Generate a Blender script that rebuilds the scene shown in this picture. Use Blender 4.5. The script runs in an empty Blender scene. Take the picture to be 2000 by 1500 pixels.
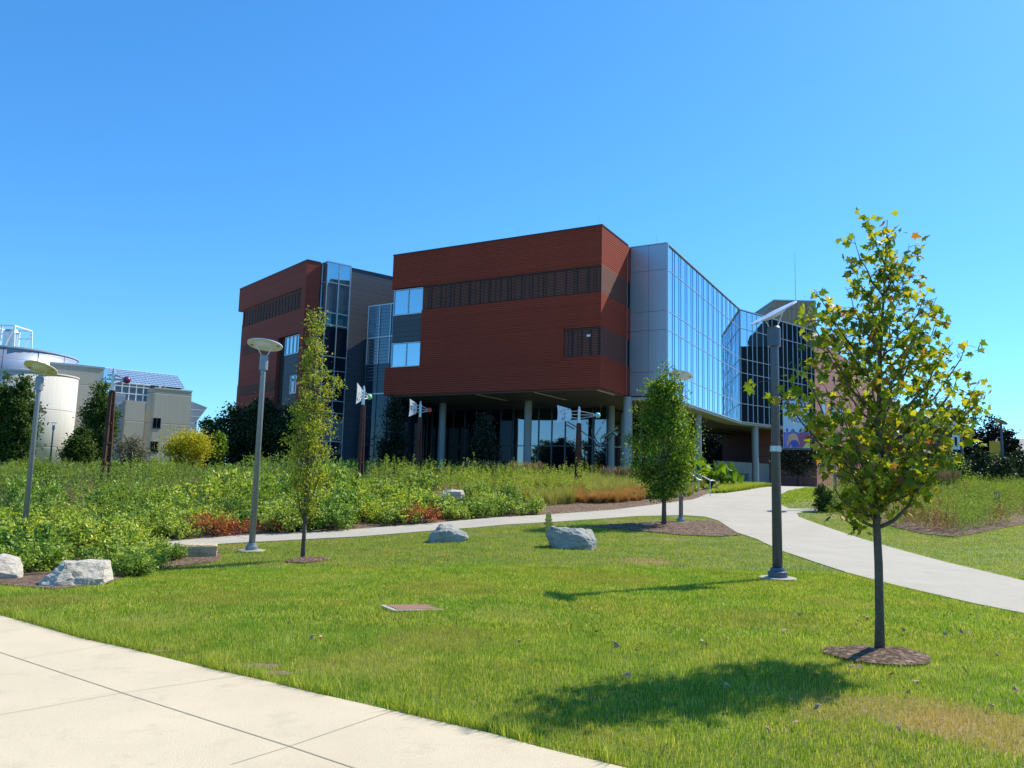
import bpy, bmesh, math, random
import numpy as np
from mathutils import Vector, Matrix
from mathutils.geometry import delaunay_2d_cdt
R = math.radians
C = bpy.context.scene.collection
scn = bpy.context.scene
# ------------------------------------------------------------------ camera
EYE = np.array([0, 0, 1.65]); FPX = 1500.0; PITCH = R(7.0); ROLL = R(1.5)
_r = np.array([1, 0, 0.]); _u = np.array([0, -math.sin(PITCH), math.cos(PITCH)]); FW = np.array([0, math.cos(PITCH), math.sin(PITCH)])
CR = _r*math.cos(ROLL)+_u*math.sin(ROLL); CU = -_r*math.sin(ROLL)+_u*math.cos(ROLL)
cd = bpy.data.cameras.new('camera'); cam = bpy.data.objects.new('camera', cd); C.objects.link(cam)
cd.sensor_width = 36; cd.lens = 36*FPX/2000; cd.clip_start = .1; cd.clip_end = 3000
M = Matrix([[CR[i], CU[i], -FW[i], EYE[i]] for i in range(3)]+[[0, 0, 0, 1]])
cam.matrix_world = M
scn.camera = cam
# ------------------------------------------------------------------ light
SUN_AZ = R(34); SUN_EL = R(44.5)
sd = bpy.data.lights.new('sun', 'SUN'); so = bpy.data.objects.new('sun', sd); C.objects.link(so)
sd.energy = 5.0; sd.angle = R(.53); sd.color = (1, .93, .80)
sv = Vector((math.cos(SUN_AZ)*math.cos(SUN_EL), math.sin(SUN_AZ)*math.cos(SUN_EL), math.sin(SUN_EL)))
so.rotation_euler = sv.to_track_quat('Z', 'Y').to_euler(); so.location = (60, 60, 90)
w = bpy.data.worlds.new('World'); scn.world = w; w.use_nodes = True
nt = w.node_tree; bg = nt.nodes['Background']
sky = nt.nodes.new('ShaderNodeTexSky'); sky.sky_type = 'NISHITA'; sky.sun_disc = False
sky.sun_elevation = SUN_EL; sky.sun_rotation = math.pi/2-SUN_AZ
sky.air_density = 1.0; sky.dust_density = .3; sky.ozone_density = 3.0; sky.altitude = 200
hs = nt.nodes.new('ShaderNodeHueSaturation'); hs.inputs['Saturation'].default_value = 1.22; hs.inputs['Value'].default_value = 1.0
tn = nt.nodes.new('ShaderNodeMix'); tn.data_type = 'RGBA'; tn.blend_type = 'MULTIPLY'; tn.inputs[0].default_value = 1; tn.inputs[7].default_value = (.80, 1.52, 2.05, 1)
gm = nt.nodes.new('ShaderNodeGamma'); gm.inputs[1].default_value = .78
nt.links.new(sky.outputs[0], hs.inputs['Color']); nt.links.new(hs.outputs[0], gm.inputs[0]); nt.links.new(gm.outputs[0], tn.inputs[6]); nt.links.new(tn.outputs[2], bg.inputs[0]); bg.inputs[1].default_value = .118
scn.view_settings.view_transform = 'Standard'; scn.view_settings.look = 'None'; scn.view_settings.exposure = .42; scn.view_settings.gamma = 1
scn.render.engine = 'CYCLES'
try:
    scn.cycles.max_bounces = 7; scn.cycles.transparent_max_bounces = 6; scn.cycles.diffuse_bounces = 3; scn.cycles.glossy_bounces = 4; scn.cycles.transmission_bounces = 3
except Exception: pass
# ------------------------------------------------------------------ terrain + pixel helpers
_ty = np.arange(-40, 700, .25)
_tz = np.interp(_ty, [-40, 10, 18, 22, 26, 30, 34, 40, 46, 50, 60, 700], [0, 0, .02, .11, .24, .41, .65, 1.04, 1.42, 1.56, 1.58, 1.58])
_k = np.ones(13)/13; _tz = np.concatenate([_tz[:6], np.convolve(_tz, _k, 'valid'), _tz[-6:]])
def sm(a, b, x): t = np.clip((x-a)/(b-a), 0, 1); return t*t*(3-2*t)
def T(x, y):
    x = np.asarray(x, float); y = np.asarray(y, float)
    z = np.interp(y, _ty, _tz)
    dip = .045*np.clip(-x, 0, 12)*sm(8, 16, y)*(1-sm(23, 33, y))
    return z-dip
def ray(px, py): return FW+(px-1000)/FPX*CR+(750-py)/FPX*CU
def atY(px, py, Y): d = ray(px, py); return EYE+d*Y/d[1]
def atZ(px, py, Z): d = ray(px, py); return EYE+d*(Z-EYE[2])/d[2]
def gnd(px, py):
    d = ray(px, py); d = d/d[1]; ys = np.arange(2, 110, .1)
    f = EYE[2]+d[2]*ys-T(d[0]*ys, ys); i = np.where(f <= 0)[0]
    Y = ys[i[0]] if len(i) else 110
    if len(i) and i[0] > 0:
        a, b = f[i[0]-1], f[i[0]]; Y = ys[i[0]-1]+.1*a/(a-b)
    return np.array([d[0]*Y, Y, float(T(d[0]*Y, Y))])
def onplane(px, py, P0, deg):
    d = ray(px, py); n = np.array([-math.sin(R(deg)), math.cos(R(deg)), 0])
    t = n @ (np.array([P0[0], P0[1], 0])-EYE*[1, 1, 0])/(n @ d); return EYE+d*t
# ------------------------------------------------------------------ objects
def tag(o, label=None, cat=None, group=None, kind=None):
    for k, v in (('label', label), ('category', cat), ('group', group), ('kind', kind)):
        if v: o[k] = v
    return o
def empty(name, loc, label, cat, group=None, rz=0):
    o = bpy.data.objects.new(name, None); C.objects.link(o); o.location = tuple(map(float, loc)); o.rotation_euler = (0, 0, rz)
    o.empty_display_size = .2
    return tag(o, label, cat, group)
def link(name, me, parent=None, world=False):
    o = bpy.data.objects.new(name, me); C.objects.link(o)
    if parent:
        o.parent = parent
    return o
def copy_tree(o, parent=None, loc=None, rz=None, label=None, scale=None):
    c = o.copy(); C.objects.link(c); c.parent = parent
    if loc is not None: c.location = tuple(map(float, loc))
    if rz is not None: c.rotation_euler = (0, 0, rz)
    if scale is not None: c.scale = scale if hasattr(scale, '__len__') else (scale,)*3
    if label: c['label'] = label
    for ch in list(o.children): copy_tree(ch, c)
    return c
class MB:
    def __init__(s, off=(0, 0, 0)): s.v = []; s.f = []; s.off = np.array(off, float)
    def add(s, vs, fs):
        b = len(s.v); s.v += [tuple(np.asarray(v, float)-s.off) for v in vs]; s.f += [tuple(i+b for i in f) for f in fs]; return s
    def prism(s, poly, z0, z1):
        n = len(poly); a = sum(poly[i][0]*poly[(i+1) % n][1]-poly[(i+1) % n][0]*poly[i][1] for i in range(n))
        if a < 0: poly = poly[::-1]
        vs = [(p[0], p[1], z0) for p in poly]+[(p[0], p[1], z1) for p in poly]
        return s.add(vs, [tuple(range(n))[::-1], tuple(range(n, 2*n))]+[(i, (i+1) % n, n+(i+1) % n, n+i) for i in range(n)])
    def box(s, x0, x1, y0, y1, z0, z1): return s.prism([(x0, y0), (x1, y0), (x1, y1), (x0, y1)], z0, z1)
    def hull8(s, vs): return s.add(vs, [(3, 2, 1, 0), (4, 5, 6, 7), (0, 1, 5, 4), (1, 2, 6, 5), (2, 3, 7, 6), (3, 0, 4, 7)])
    def tube(s, pts, rad, n=8, cap=True):
        pts = [Vector(map(float, p)) for p in pts]; m = len(pts)
        if not hasattr(rad, '__len__'): rad = [rad]*m
        vs = []; ref = None
        for i, p in enumerate(pts):
            t = (pts[min(i+1, m-1)]-pts[max(i-1, 0)]).normalized()
            if ref is None: ref = Vector((0, 0, 1)) if abs(t.z) < .9 else Vector((1, 0, 0))
            u = t.cross(ref).normalized(); ref = u.cross(t); v = ref
            for k in range(n):
                a = 2*math.pi*k/n; vs.append(p+(u*math.cos(a)+v*math.sin(a))*rad[i])
        fs = [(i*n+k, i*n+(k+1) % n, (i+1)*n+(k+1) % n, (i+1)*n+k) for i in range(m-1) for k in range(n)]
        fs = [f[::-1] for f in fs]
        if cap: fs += [tuple(range(n)), tuple(range((m-1)*n, m*n))[::-1]]
        return s.add(vs, fs)
    def lathe(s, prof, c=(0, 0, 0), n=24, tilt=None):
        vs = []
        for r, z in prof:
            for k in range(n):
                a = 2*math.pi*k/n; p = Vector((r*math.cos(a), r*math.sin(a), z))
                if tilt: p = tilt @ p
                vs.append(p+Vector(map(float, c)))
        m = len(prof)
        fs = [(i*n+k, i*n+(k+1) % n, (i+1)*n+(k+1) % n, (i+1)*n+k) for i in range(m-1) for k in range(n)]
        fs += [tuple(range(n))[::-1], tuple(range((m-1)*n, m*n))]
        return s.add(vs, fs)
    def sphere(s, c, r, n=12):
        return s.lathe([(max(r*math.sin(math.pi*i/n), 1e-4), -r*math.cos(math.pi*i/n)) for i in range(n+1)], c, 2*n)
    def build(s, name, m, parent=None, smooth=False, bevel=0):
        me = bpy.data.meshes.new(name); me.from_pydata([tuple(map(float, v)) for v in s.v], [], s.f); me.materials.append(m)
        if smooth: me.polygons.foreach_set('use_smooth', [True]*len(me.polygons))
        me.update(); o = link(name, me, parent)
        if bevel:
            b = o.modifiers.new('b', 'BEVEL'); b.width = bevel; b.segments = 2; b.limit_method = 'ANGLE'
        return o
def npmesh(name, V, F, m, parent=None, k=3):
    """V (N,3), F (M,k) int"""
    me = bpy.data.meshes.new(name); V = np.ascontiguousarray(V, np.float32); F = np.ascontiguousarray(F, np.int32)
    me.vertices.add(len(V)); me.vertices.foreach_set('co', V.ravel())
    me.loops.add(F.size); me.loops.foreach_set('vertex_index', F.ravel())
    me.polygons.add(len(F)); me.polygons.foreach_set('loop_start', np.arange(0, F.size, F.shape[1], dtype=np.int32))
    me.materials.append(m); me.update(calc_edges=True); me.validate()
    return link(name, me, parent)
# ------------------------------------------------------------------ materials
def nodes(name):
    m = bpy.data.materials.new(name); m.use_nodes = True; n = m.node_tree; return m, n, n.nodes['Principled BSDF'], n.links
def coords(n, scale=(1, 1, 1), world=True):
    mp = n.nodes.new('ShaderNodeMapping'); mp.inputs['Scale'].default_value = scale
    if world:
        g = n.nodes.new('ShaderNodeNewGeometry'); n.links.new(g.outputs['Position'], mp.inputs[0])
    else:
        g = n.nodes.new('ShaderNodeTexCoord'); n.links.new(g.outputs['Object'], mp.inputs[0])
    return mp.outputs[0]
def noise(n, scale, detail=5, vec=None, rough=.6):
    t = n.nodes.new('ShaderNodeTexNoise'); t.inputs['Scale'].default_value = scale; t.inputs['Detail'].default_value = detail; t.inputs['Roughness'].default_value = rough
    if vec is not None: n.links.new(vec, t.inputs['Vector'])
    return t.outputs['Fac']
def ramp(n, fac, stops, interp='LINEAR'):
    r = n.nodes.new('ShaderNodeValToRGB'); n.links.new(fac, r.inputs[0]); e = r.color_ramp.elements; r.color_ramp.interpolation = interp
    while len(e) < len(stops): e.new(.5)
    for i, (p, c) in enumerate(stops): e[i].position = p; e[i].color = (*c, 1)
    return r.outputs[0]
def mix(n, fac, a, b, mode='MIX'):
    x = n.nodes.new('ShaderNodeMix'); x.data_type = 'RGBA'; x.blend_type = mode
    for i, v in ((0, fac), (6, a), (7, b)):
        if hasattr(v, 'is_linked') or hasattr(v, 'links'): n.links.new(v, x.inputs[i])
        elif isinstance(v, (tuple, list)): x.inputs[i].default_value = (*v, 1)
        else: x.inputs[i].default_value = v
    return x.outputs[2]
def bump(n, h, b, dist=.02, st=1):
    q = n.nodes.new('ShaderNodeBump'); q.inputs['Distance'].default_value = dist; q.inputs['Strength'].default_value = st
    n.links.new(h, q.inputs['Height']); n.links.new(q.outputs[0], b.inputs['Normal']); return q
def pmat(name, c, rough=.6, metal=0, var=.15, vs=2., bmp=0., spec=.5, fine=None):
    m, n, b, l = nodes(name); vec = coords(n)
    f = noise(n, vs, 6, vec); lo = tuple(x*(1-var) for x in c); hi = tuple(min(1, x*(1+var)) for x in c)
    col = ramp(n, f, [(.3, lo), (.7, hi)])
    if fine:
        f2 = noise(n, fine, 3, vec); col = mix(n, .6, col, ramp(n, f2, [(.35, tuple(x*.8 for x in c)), (.65, tuple(min(1, x*1.2) for x in c))]))
    l.new(col, b.inputs['Base Color']); b.inputs['Roughness'].default_value = rough; b.inputs['Metallic'].default_value = metal; b.inputs['Specular IOR Level'].default_value = spec
    if bmp: bump(n, noise(n, (fine or vs*6), 4, vec), b, bmp)
    return m
def zlines(name, c, dark, period, width, rough=.6, metal=0, panel=None, var=.1, dist=.02, soft=False, streak=0, spec=.5):
    """cladding with horizontal grooves every `period` metres (and vertical joints by the panel's own breaks)"""
    m, n, b, l = nodes(name); g = n.nodes.new('ShaderNodeNewGeometry'); s = n.nodes.new('ShaderNodeSeparateXYZ'); l.new(g.outputs['Position'], s.inputs[0])
    d = n.nodes.new('ShaderNodeMath'); d.operation = 'DIVIDE'; l.new(s.outputs[2], d.inputs[0]); d.inputs[1].default_value = period
    fr = n.nodes.new('ShaderNodeMath'); fr.operation = 'FRACT'; l.new(d.outputs[0], fr.inputs[0])
    wv = ramp(n, fr.outputs[0], [(0, (0, 0, 0)), (width, (1, 1, 1)), (1-width if soft else .97, (1, 1, 1)), (1, (0, 0, 0))])
    vec = coords(n, (.6, .6, .25)); f = noise(n, .8, 6, vec)
    base = ramp(n, f, [(.3, tuple(x*(1-var) for x in c)), (.7, tuple(x*(1+var) for x in c))])
    if streak:
        base = mix(n, .8, base, ramp(n, noise(n, 1., 6, coords(n, (5, 5, .22)), .7), [(.3, tuple(x*(1-streak) for x in c)), (.7, tuple(min(1, x*(1+streak*.6)) for x in c))]))
    fl = n.nodes.new('ShaderNodeMath'); fl.operation = 'FLOOR'; l.new(d.outputs[0], fl.inputs[0])
    wn = n.nodes.new('ShaderNodeTexNoise'); wn.noise_dimensions = '1D'; l.new(fl.outputs[0], wn.inputs['W']); wn.inputs['Scale'].default_value = 3.7
    base = mix(n, .5, base, ramp(n, wn.outputs['Fac'], [(.3, tuple(x*.88 for x in c)), (.7, tuple(x*1.12 for x in c))]))
    col = mix(n, wv, dark, base); l.new(col, b.inputs['Base Color']); b.inputs['Roughness'].default_value = rough; b.inputs['Metallic'].default_value = metal; b.inputs['Specular IOR Level'].default_value = spec
    bump(n, wv, b, dist); return m
def glass(name, base=(.006, .012, .02), tint=(.75, .88, 1), f0=.3, wave=.0006, f1=.9):
    m, n, b, l = nodes(name); n.nodes.remove(b); out = n.nodes['Material Output']
    d = n.nodes.new('ShaderNodeBsdfDiffuse'); d.inputs[0].default_value = (*base, 1)
    g = n.nodes.new('ShaderNodeBsdfGlossy'); g.inputs[0].default_value = (*tint, 1); g.inputs['Roughness'].default_value = .015
    lw = n.nodes.new('ShaderNodeLayerWeight'); lw.inputs[0].default_value = .5
    mr = n.nodes.new('ShaderNodeMapRange'); l.new(lw.outputs['Facing'], mr.inputs[0]); mr.inputs[3].default_value = f0; mr.inputs[4].default_value = f1
    bp = n.nodes.new('ShaderNodeBump'); bp.inputs['Distance'].default_value = wave*6; bp.inputs['Strength'].default_value = .5
    l.new(noise(n, .9, 1, coords(n)), bp.inputs['Height']); l.new(bp.outputs[0], g.inputs['Normal'])
    x = n.nodes.new('ShaderNodeMixShader'); l.new(mr.outputs[0], x.inputs[0]); l.new(d.outputs[0], x.inputs[1]); l.new(g.outputs[0], x.inputs[2]); l.new(x.outputs[0], out.inputs[0])
    return m
def leafmat(name, stops, trans=.35, rough=.55, clump=None, spec=.3, objvar=False):
    m, n, b, l = nodes(name); g = n.nodes.new('ShaderNodeNewGeometry')
    col = ramp(n, g.outputs['Random Per Island'], stops)
    if objvar:
        oi = n.nodes.new('ShaderNodeObjectInfo'); col = mix(n, 1.0, col, ramp(n, oi.outputs['Random'], [(0, (.62, .8, .6)), (.3, (1, 1.05, .8)), (.5, (1.3, 1.25, 1.05)), (.75, (1.4, 1.25, .7)), (1, (.75, .95, .9))]), 'MULTIPLY')
    if clump:
        sc, c2, lo, hi = clump; f = noise(n, sc, 4, coords(n)); fr = ramp(n, f, [(lo, (0, 0, 0)), (hi, (1, 1, 1))]); col = mix(n, fr, col, mix(n, .75, col, c2))
    l.new(col, b.inputs['Base Color']); b.inputs['Roughness'].default_value = rough; b.inputs['Specular IOR Level'].default_value = spec
    tr = n.nodes.new('ShaderNodeBsdfTranslucent'); tc = mix(n, 1.0, col, (1.5, 1.45, .55), 'MULTIPLY'); l.new(tc, tr.inputs[0])
    x = n.nodes.new('ShaderNodeMixShader'); x.inputs[0].default_value = trans; l.new(b.outputs[0], x.inputs[1]); l.new(tr.outputs[0], x.inputs[2]); l.new(x.outputs[0], n.nodes['Material Output'].inputs[0])
    return m
# lawn colour: one function used by soil sheet and blades (patches belong to the lawn itself)
def lawnmat(name, blade=False, calm=False):
    m, n, b, l = nodes(name); vec = coords(n)
    g = n.nodes.new('ShaderNodeNewGeometry')
    big = noise(n, .55, 4, vec); fine = noise(n, 3.5, 3, vec)
    if blade:
        col = ramp(n, g.outputs['Random Per Island'], [(0, (.09, .18, .012)), (.35, (.20, .34, .02)), (.65, (.33, .46, .045)), (.88, (.50, .58, .11)), (1, (.70, .62, .28))] if not calm else [(0, (.15, .23, .02)), (.5, (.26, .37, .035)), (1, (.42, .49, .08))])
    else:
        col = ramp(n, noise(n, 55, 3, vec), [(.35, (.07, .085, .012)), (.55, (.16, .20, .018)), (.75, (.28, .31, .05))])
    col = mix(n, ramp(n, big, [(.36, (.0, .0, .0)), (.56, (.6, .6, .6))]), col, mix(n, 1.0, col, (1.35, 1.05, 1.1), 'MULTIPLY'))
    med = noise(n, 1.7, 5, vec, .7); col = mix(n, ramp(n, med, [(.35, (.75, .75, .75)), (.5, (0, 0, 0))]), col, mix(n, 1.0, col, (.58, .78, .6), 'MULTIPLY')); col = mix(n, ramp(n, med, [(.52, (0, 0, 0)), (.7, (.8, .8, .8))]), col, mix(n, 1.0, col, (1.35, 1.25, 1.9), 'MULTIPLY'))
    dry = ramp(n, big, [(.54, (0, 0, 0)), (.70, (.7, .7, .7))]); dry2 = ramp(n, fine, [(.45, (0, 0, 0)), (.6, (1, 1, 1))])
    col = mix(n, mix(n, 1.0, dry, dry2, 'MULTIPLY'), col, (.34, .27, .09))
    # a strip of scorched lawn and lush green areas
    sp = n.nodes.new('ShaderNodeSeparateXYZ'); l.new(g.outputs['Position'], sp.inputs[0])
    def spot(cx, cy, r, amt, c):
        nonlocal col
        v = n.nodes.new('ShaderNodeVectorMath'); v.operation = 'DISTANCE'; mp = n.nodes.new('ShaderNodeMapping'); l.new(g.outputs['Position'], mp.inputs[0]); mp.inputs['Scale'].default_value = (1, 1, 0)
        l.new(mp.outputs[0], v.inputs[0]); v.inputs[1].default_value = (cx, cy, 0)
        ad = n.nodes.new('ShaderNodeMath'); ad.operation = 'MULTIPLY_ADD'; l.new(noise(n, 2.2, 4, vec), ad.inputs[0]); ad.inputs[1].default_value = -r*1.6; l.new(v.outputs['Value'], ad.inputs[2])
        f = ramp(n, ad.outputs[0], [(0, (amt,)*3), (min(.99, max(.05, r*.45)), (0, 0, 0))]) 
        col = mix(n, f, col, c)
    for px, py, r, amt, c in SPOTS:
        q = gnd(px, py); spot(q[0], q[1], r, amt, c)
    l.new(col, b.inputs['Base Color']); b.inputs['Roughness'].default_value = .6; b.inputs['Specular IOR Level'].default_value = .25
    if blade:
        tr = n.nodes.new('ShaderNodeBsdfTranslucent'); l.new(mix(n, 1.0, col, (1.4, 1.4, .5), 'MULTIPLY'), tr.inputs[0])
        x = n.nodes.new('ShaderNodeMixShader'); x.inputs[0].default_value = .35; l.new(b.outputs[0], x.inputs[1]); l.new(tr.outputs[0], x.inputs[2]); l.new(x.outputs[0], n.nodes['Material Output'].inputs[0])
    else: bump(n, noise(n, 60, 3, vec), b, .03)
    return m
SPOTS = [(1780, 1392, .42, .6, (.44, .33, .15)), (1940, 1425, .5, .7, (.46, .33, .15)), (1620, 1380, .3, .45, (.40, .32, .12)), (700, 1300, .5, .35, (.42, .38, .12)), (640, 1130, .6, .35, (.44, .40, .12)), (1650, 1180, .5, .3, (.42, .38, .12)), (300, 1210, .5, .3, (.42, .38, .12)), (1000, 1200, .5, .3, (.42, .38, .12)), (1180, 1130, .9, .45, (.34, .30, .07)), (420, 1170, .8, .4, (.33, .30, .07)),
         (1260, 1095, .5, .8, (.36, .25, .11)), (860, 1150, .8, .35, (.36, .32, .08)), (460, 1068, .5, .6, (.4, .28, .10)), (860, 1250, .6, .4, (.32, .28, .08)), (1480, 1210, .7, .35, (.3, .27, .07)), (60, 1175, .8, .45, (.34, .28, .09)), (1740, 1003, .8, .7, (.30, .14, .05))]
M_ = {}
M_['lawn'] = lawnmat('lawn_soil'); M_['blade'] = lawnmat('grass_blade', True); M_['blade2'] = lawnmat('grass_blade_far', True, True)
def concrete(name, c, c2=None):
    m, n, b, l = nodes(name); vec = coords(n)
    a = ramp(n, noise(n, .7, 8, vec, .65), [(.3, tuple(x*.84 for x in c)), (.7, tuple(min(1, x*1.1) for x in c))])
    s = ramp(n, noise(n, 90, 2, vec), [(.3, tuple(x*.8 for x in c)), (.62, tuple(min(1, x*1.12) for x in c))]); col = mix(n, .45, a, s)
    st = ramp(n, noise(n, 2.5, 8, vec, .75), [(.54, (0, 0, 0)), (.72, (.5, .5, .5))]); col = mix(n, st, col, tuple(x*.68 for x in c)); col = mix(n, ramp(n, noise(n, 24, 2, vec), [(.74, (0, 0, 0)), (.78, (.6, .6, .6))]), col, tuple(x*.4 for x in c))
    l.new(col, b.inputs['Base Color']); b.inputs['Roughness'].default_value = .9; b.inputs['Specular IOR Level'].default_value = .2
    bump(n, noise(n, 220, 2, vec), b, .004); return m
M_['pave'] = concrete('pale_pavement', (.63, .53, .365)); M_['path'] = concrete('walk_concrete', (.45, .405, .325)); M_['joint'] = pmat('joint', (.43, .36, .26), .95)
def mulchmat():
    m, n, b, l = nodes('mulch'); vec = coords(n)
    v = n.nodes.new('ShaderNodeTexVoronoi'); v.inputs['Scale'].default_value = 28; l.new(vec, v.inputs['Vector'])
    sp = n.nodes.new('ShaderNodeSeparateColor'); l.new(v.outputs['Color'], sp.inputs[0])
    col = ramp(n, sp.outputs[0], [(0, (.07, .035, .018)), (.5, (.17, .092, .05)), (.85, (.27, .17, .10)), (1, (.45, .33, .2))])
    l.new(col, b.inputs['Base Color']); b.inputs['Roughness'].default_value = .95; bump(n, noise(n, 45, 4, vec), b, .05); return m
M_['mulch'] = mulchmat()
M_['red'] = zlines('terracotta_ribbed', (.33, .058, .036), (.215, .04, .026), .155, .30, .8, dist=.03, spec=.12)
M_['maroon'] = zlines('maroon_panel', (.29, .062, .044), (.17, .038, .03), .62, .03, .75, dist=.01, spec=.15)
M_['siding'] = zlines('slate_siding', (.062, .072, .092), (.02, .025, .03), .42, .08, .6, .0, dist=.004)
M_['grey'] = pmat('aluminium_panel', (.40, .43, .50), .38, .55, .04, .4)
M_['metalp'] = zlines('metal_wall', (.32, .38, .48), (.2, .26, .34), .8, .03, .4, .3)
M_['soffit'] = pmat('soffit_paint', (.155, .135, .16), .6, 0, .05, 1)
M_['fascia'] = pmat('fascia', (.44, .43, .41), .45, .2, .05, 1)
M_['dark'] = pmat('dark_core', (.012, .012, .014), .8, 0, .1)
M_['coping'] = pmat('coping', (.05, .03, .03), .4, .4)
M_['glass1'] = glass('blue_glass', f0=.42, f1=.95, tint=(.70, .86, 1.0)); M_['glass2'] = glass('tinted_glass', f0=.20, f1=.7, tint=(.72, .82, 1)); M_['glass3'] = glass('dark_glass', f0=.09, f1=.42, base=(.004, .006, .009))
M_['glass4'] = glass('sky_glass', base=(.06, .19, .26), f0=.42, f1=.9, tint=(.75, .92, 1))  # cyan base colour imitates the sky's reflection in the panes
M_['glass7'] = glass('shaded_glass', base=(.010, .016, .03), f0=.025, f1=.12); M_['glass6'] = glass('grey_glass', base=(.04, .045, .05), f0=.07, f1=.35); M_['mull'] = pmat('mullion_silver', (.44, .48, .53), .35, .5, .05); M_['mulld'] = pmat('mullion_dark', (.09, .12, .16), .35, .5, .05)  # shaded_glass has dark reflections built into its colour and weak gloss
M_['col'] = pmat('column_paint', (.30, .325, .36), .45, .1, .05, 1.5)
M_['screen'] = zlines('mesh_screen', (.25, .095, .075), (.03, .014, .012), .11, .4, .8, 0, soft=True, spec=.15)
M_['fin'] = pmat('fin_dark', (.012, .008, .009), .6); M_['finl'] = pmat('screen_edge', (.14, .07, .065), .6)
M_['white'] = pmat('white_paint', (.78, .78, .76), .45, 0, .04)
M_['lampwhite'] = pmat('lamp_disc_paint', (.66, .72, .88), .4, 0, .03)
M_['yellowish'] = pmat('yellowish_disc', (.66, .66, .40), .5, 0, .05)  # one even yellowish tone
M_['pole'] = pmat('pole_grey', (.25, .27, .31), .42, .3, .08, 8)
M_['poled'] = pmat('pole_dark_grey', (.095, .112, .155), .42, .3, .08, 8)
M_['lens'] = pmat('lens', (.25, .27, .3), .1, .2)
M_['rust'] = pmat('rusty_steel', (.075, .026, .018), .8, .1, .5, 6, .01)
M_['steel'] = pmat('galvanised', (.50, .54, .55), .35, .7, .06, 4)
M_['bark'] = pmat('bark', (.125, .105, .085), .9, 0, .6, 14, .025, fine=45); M_['barkd'] = pmat('bark_dark', (.055, .045, .038), .9, 0, .3, 15, .01, fine=60)
M_['hyd'] = pmat('hydrant_paint', (.75, .48, .07), .55, 0, .2, 20)
def rockmat(name, c, d):
    m, n, b, l = nodes(name); vec = coords(n, (1, 1, 2.4))
    f = noise(n, 3.0, 9, vec, .7); col = ramp(n, f, [(.28, d), (.45, tuple(x*.8 for x in c)), (.7, c), (.85, tuple(min(1, x*1.25) for x in c))])
    l.new(col, b.inputs['Base Color']); b.inputs['Roughness'].default_value = .9; bump(n, noise(n, 7, 9, vec, .75), b, .09); return m
M_['rock'] = rockmat('limestone', (.80, .71, .57), (.30, .24, .17)); M_['rockg'] = rockmat('blue_grey_stone', (.52, .50, .43), (.22, .24, .22)); M_['rockb'] = rockmat('tan_block_stone', (.80, .62, .38), (.2, .16, .09))
M_['conc'] = zlines('cast_concrete', (.43, .40, .34), (.30, .26, .20), 3.4, .012, .9, 0, var=.14, dist=.03, streak=.22); M_['conl'] = zlines('light_concrete', (.55, .52, .46), (.38, .35, .3), 3.4, .012, .9, 0, var=.08, dist=.03, streak=.22)
M_['brick'] = zlines('brick_pink', (.30, .125, .12), (.16, .07, .065), 1.2, .03, .9, 0, var=.12); M_['stone'] = pmat('stone_panel', (.42, .39, .36), .9, 0, .08, 1)
M_['tan'] = zlines('tan_corrugated', (.33, .26, .18), (.2, .15, .1), 3., .02, .7, 0)
# ------------------------------------------------------------------ ground sheets
def graded(a, b, f0, f1, fine, coarse):
    o = list(np.arange(f0, f1+1e-6, fine)); s = fine; x = f1
    while x < b: s = min(s*1.25, coarse); x += s; o.append(min(x, b))
    s = fine; x = f0
    while x > a: s = min(s*1.25, coarse); x -= s; o.insert(0, max(x, a))
    return np.array(o)
gx = graded(-600, 600, -24, 30, .5, 30); gy = graded(-60, 900, 0, 56, .5, 30)
X, Y = np.meshgrid(gx, gy); V = np.stack([X.ravel(), Y.ravel(), T(X, Y).ravel()], 1); nx = len(gx)
i, j = np.meshgrid(np.arange(len(gy)-1), np.arange(nx-1), indexing='ij'); a = (i*nx+j).ravel()
lawn = npmesh('lawn', V, np.stack([a, a+1, a+nx+1, a+nx], 1), M_['lawn']); tag(lawn, kind='structure'); lawn.data.polygons.foreach_set('use_smooth', [True]*len(lawn.data.polygons))
def inpoly(px, py, poly):
    p = np.asarray(poly); ins = np.zeros(np.shape(px), bool); n = len(p); j = n-1
    for i in range(n):
        xi, yi, xj, yj = p[i][0], p[i][1], p[j][0], p[j][1]
        ins ^= ((yi > py) != (yj > py)) & (px < (xj-xi)*(py-yi)/(yj-yi+1e-12)+xi); j = i
    return ins
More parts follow.
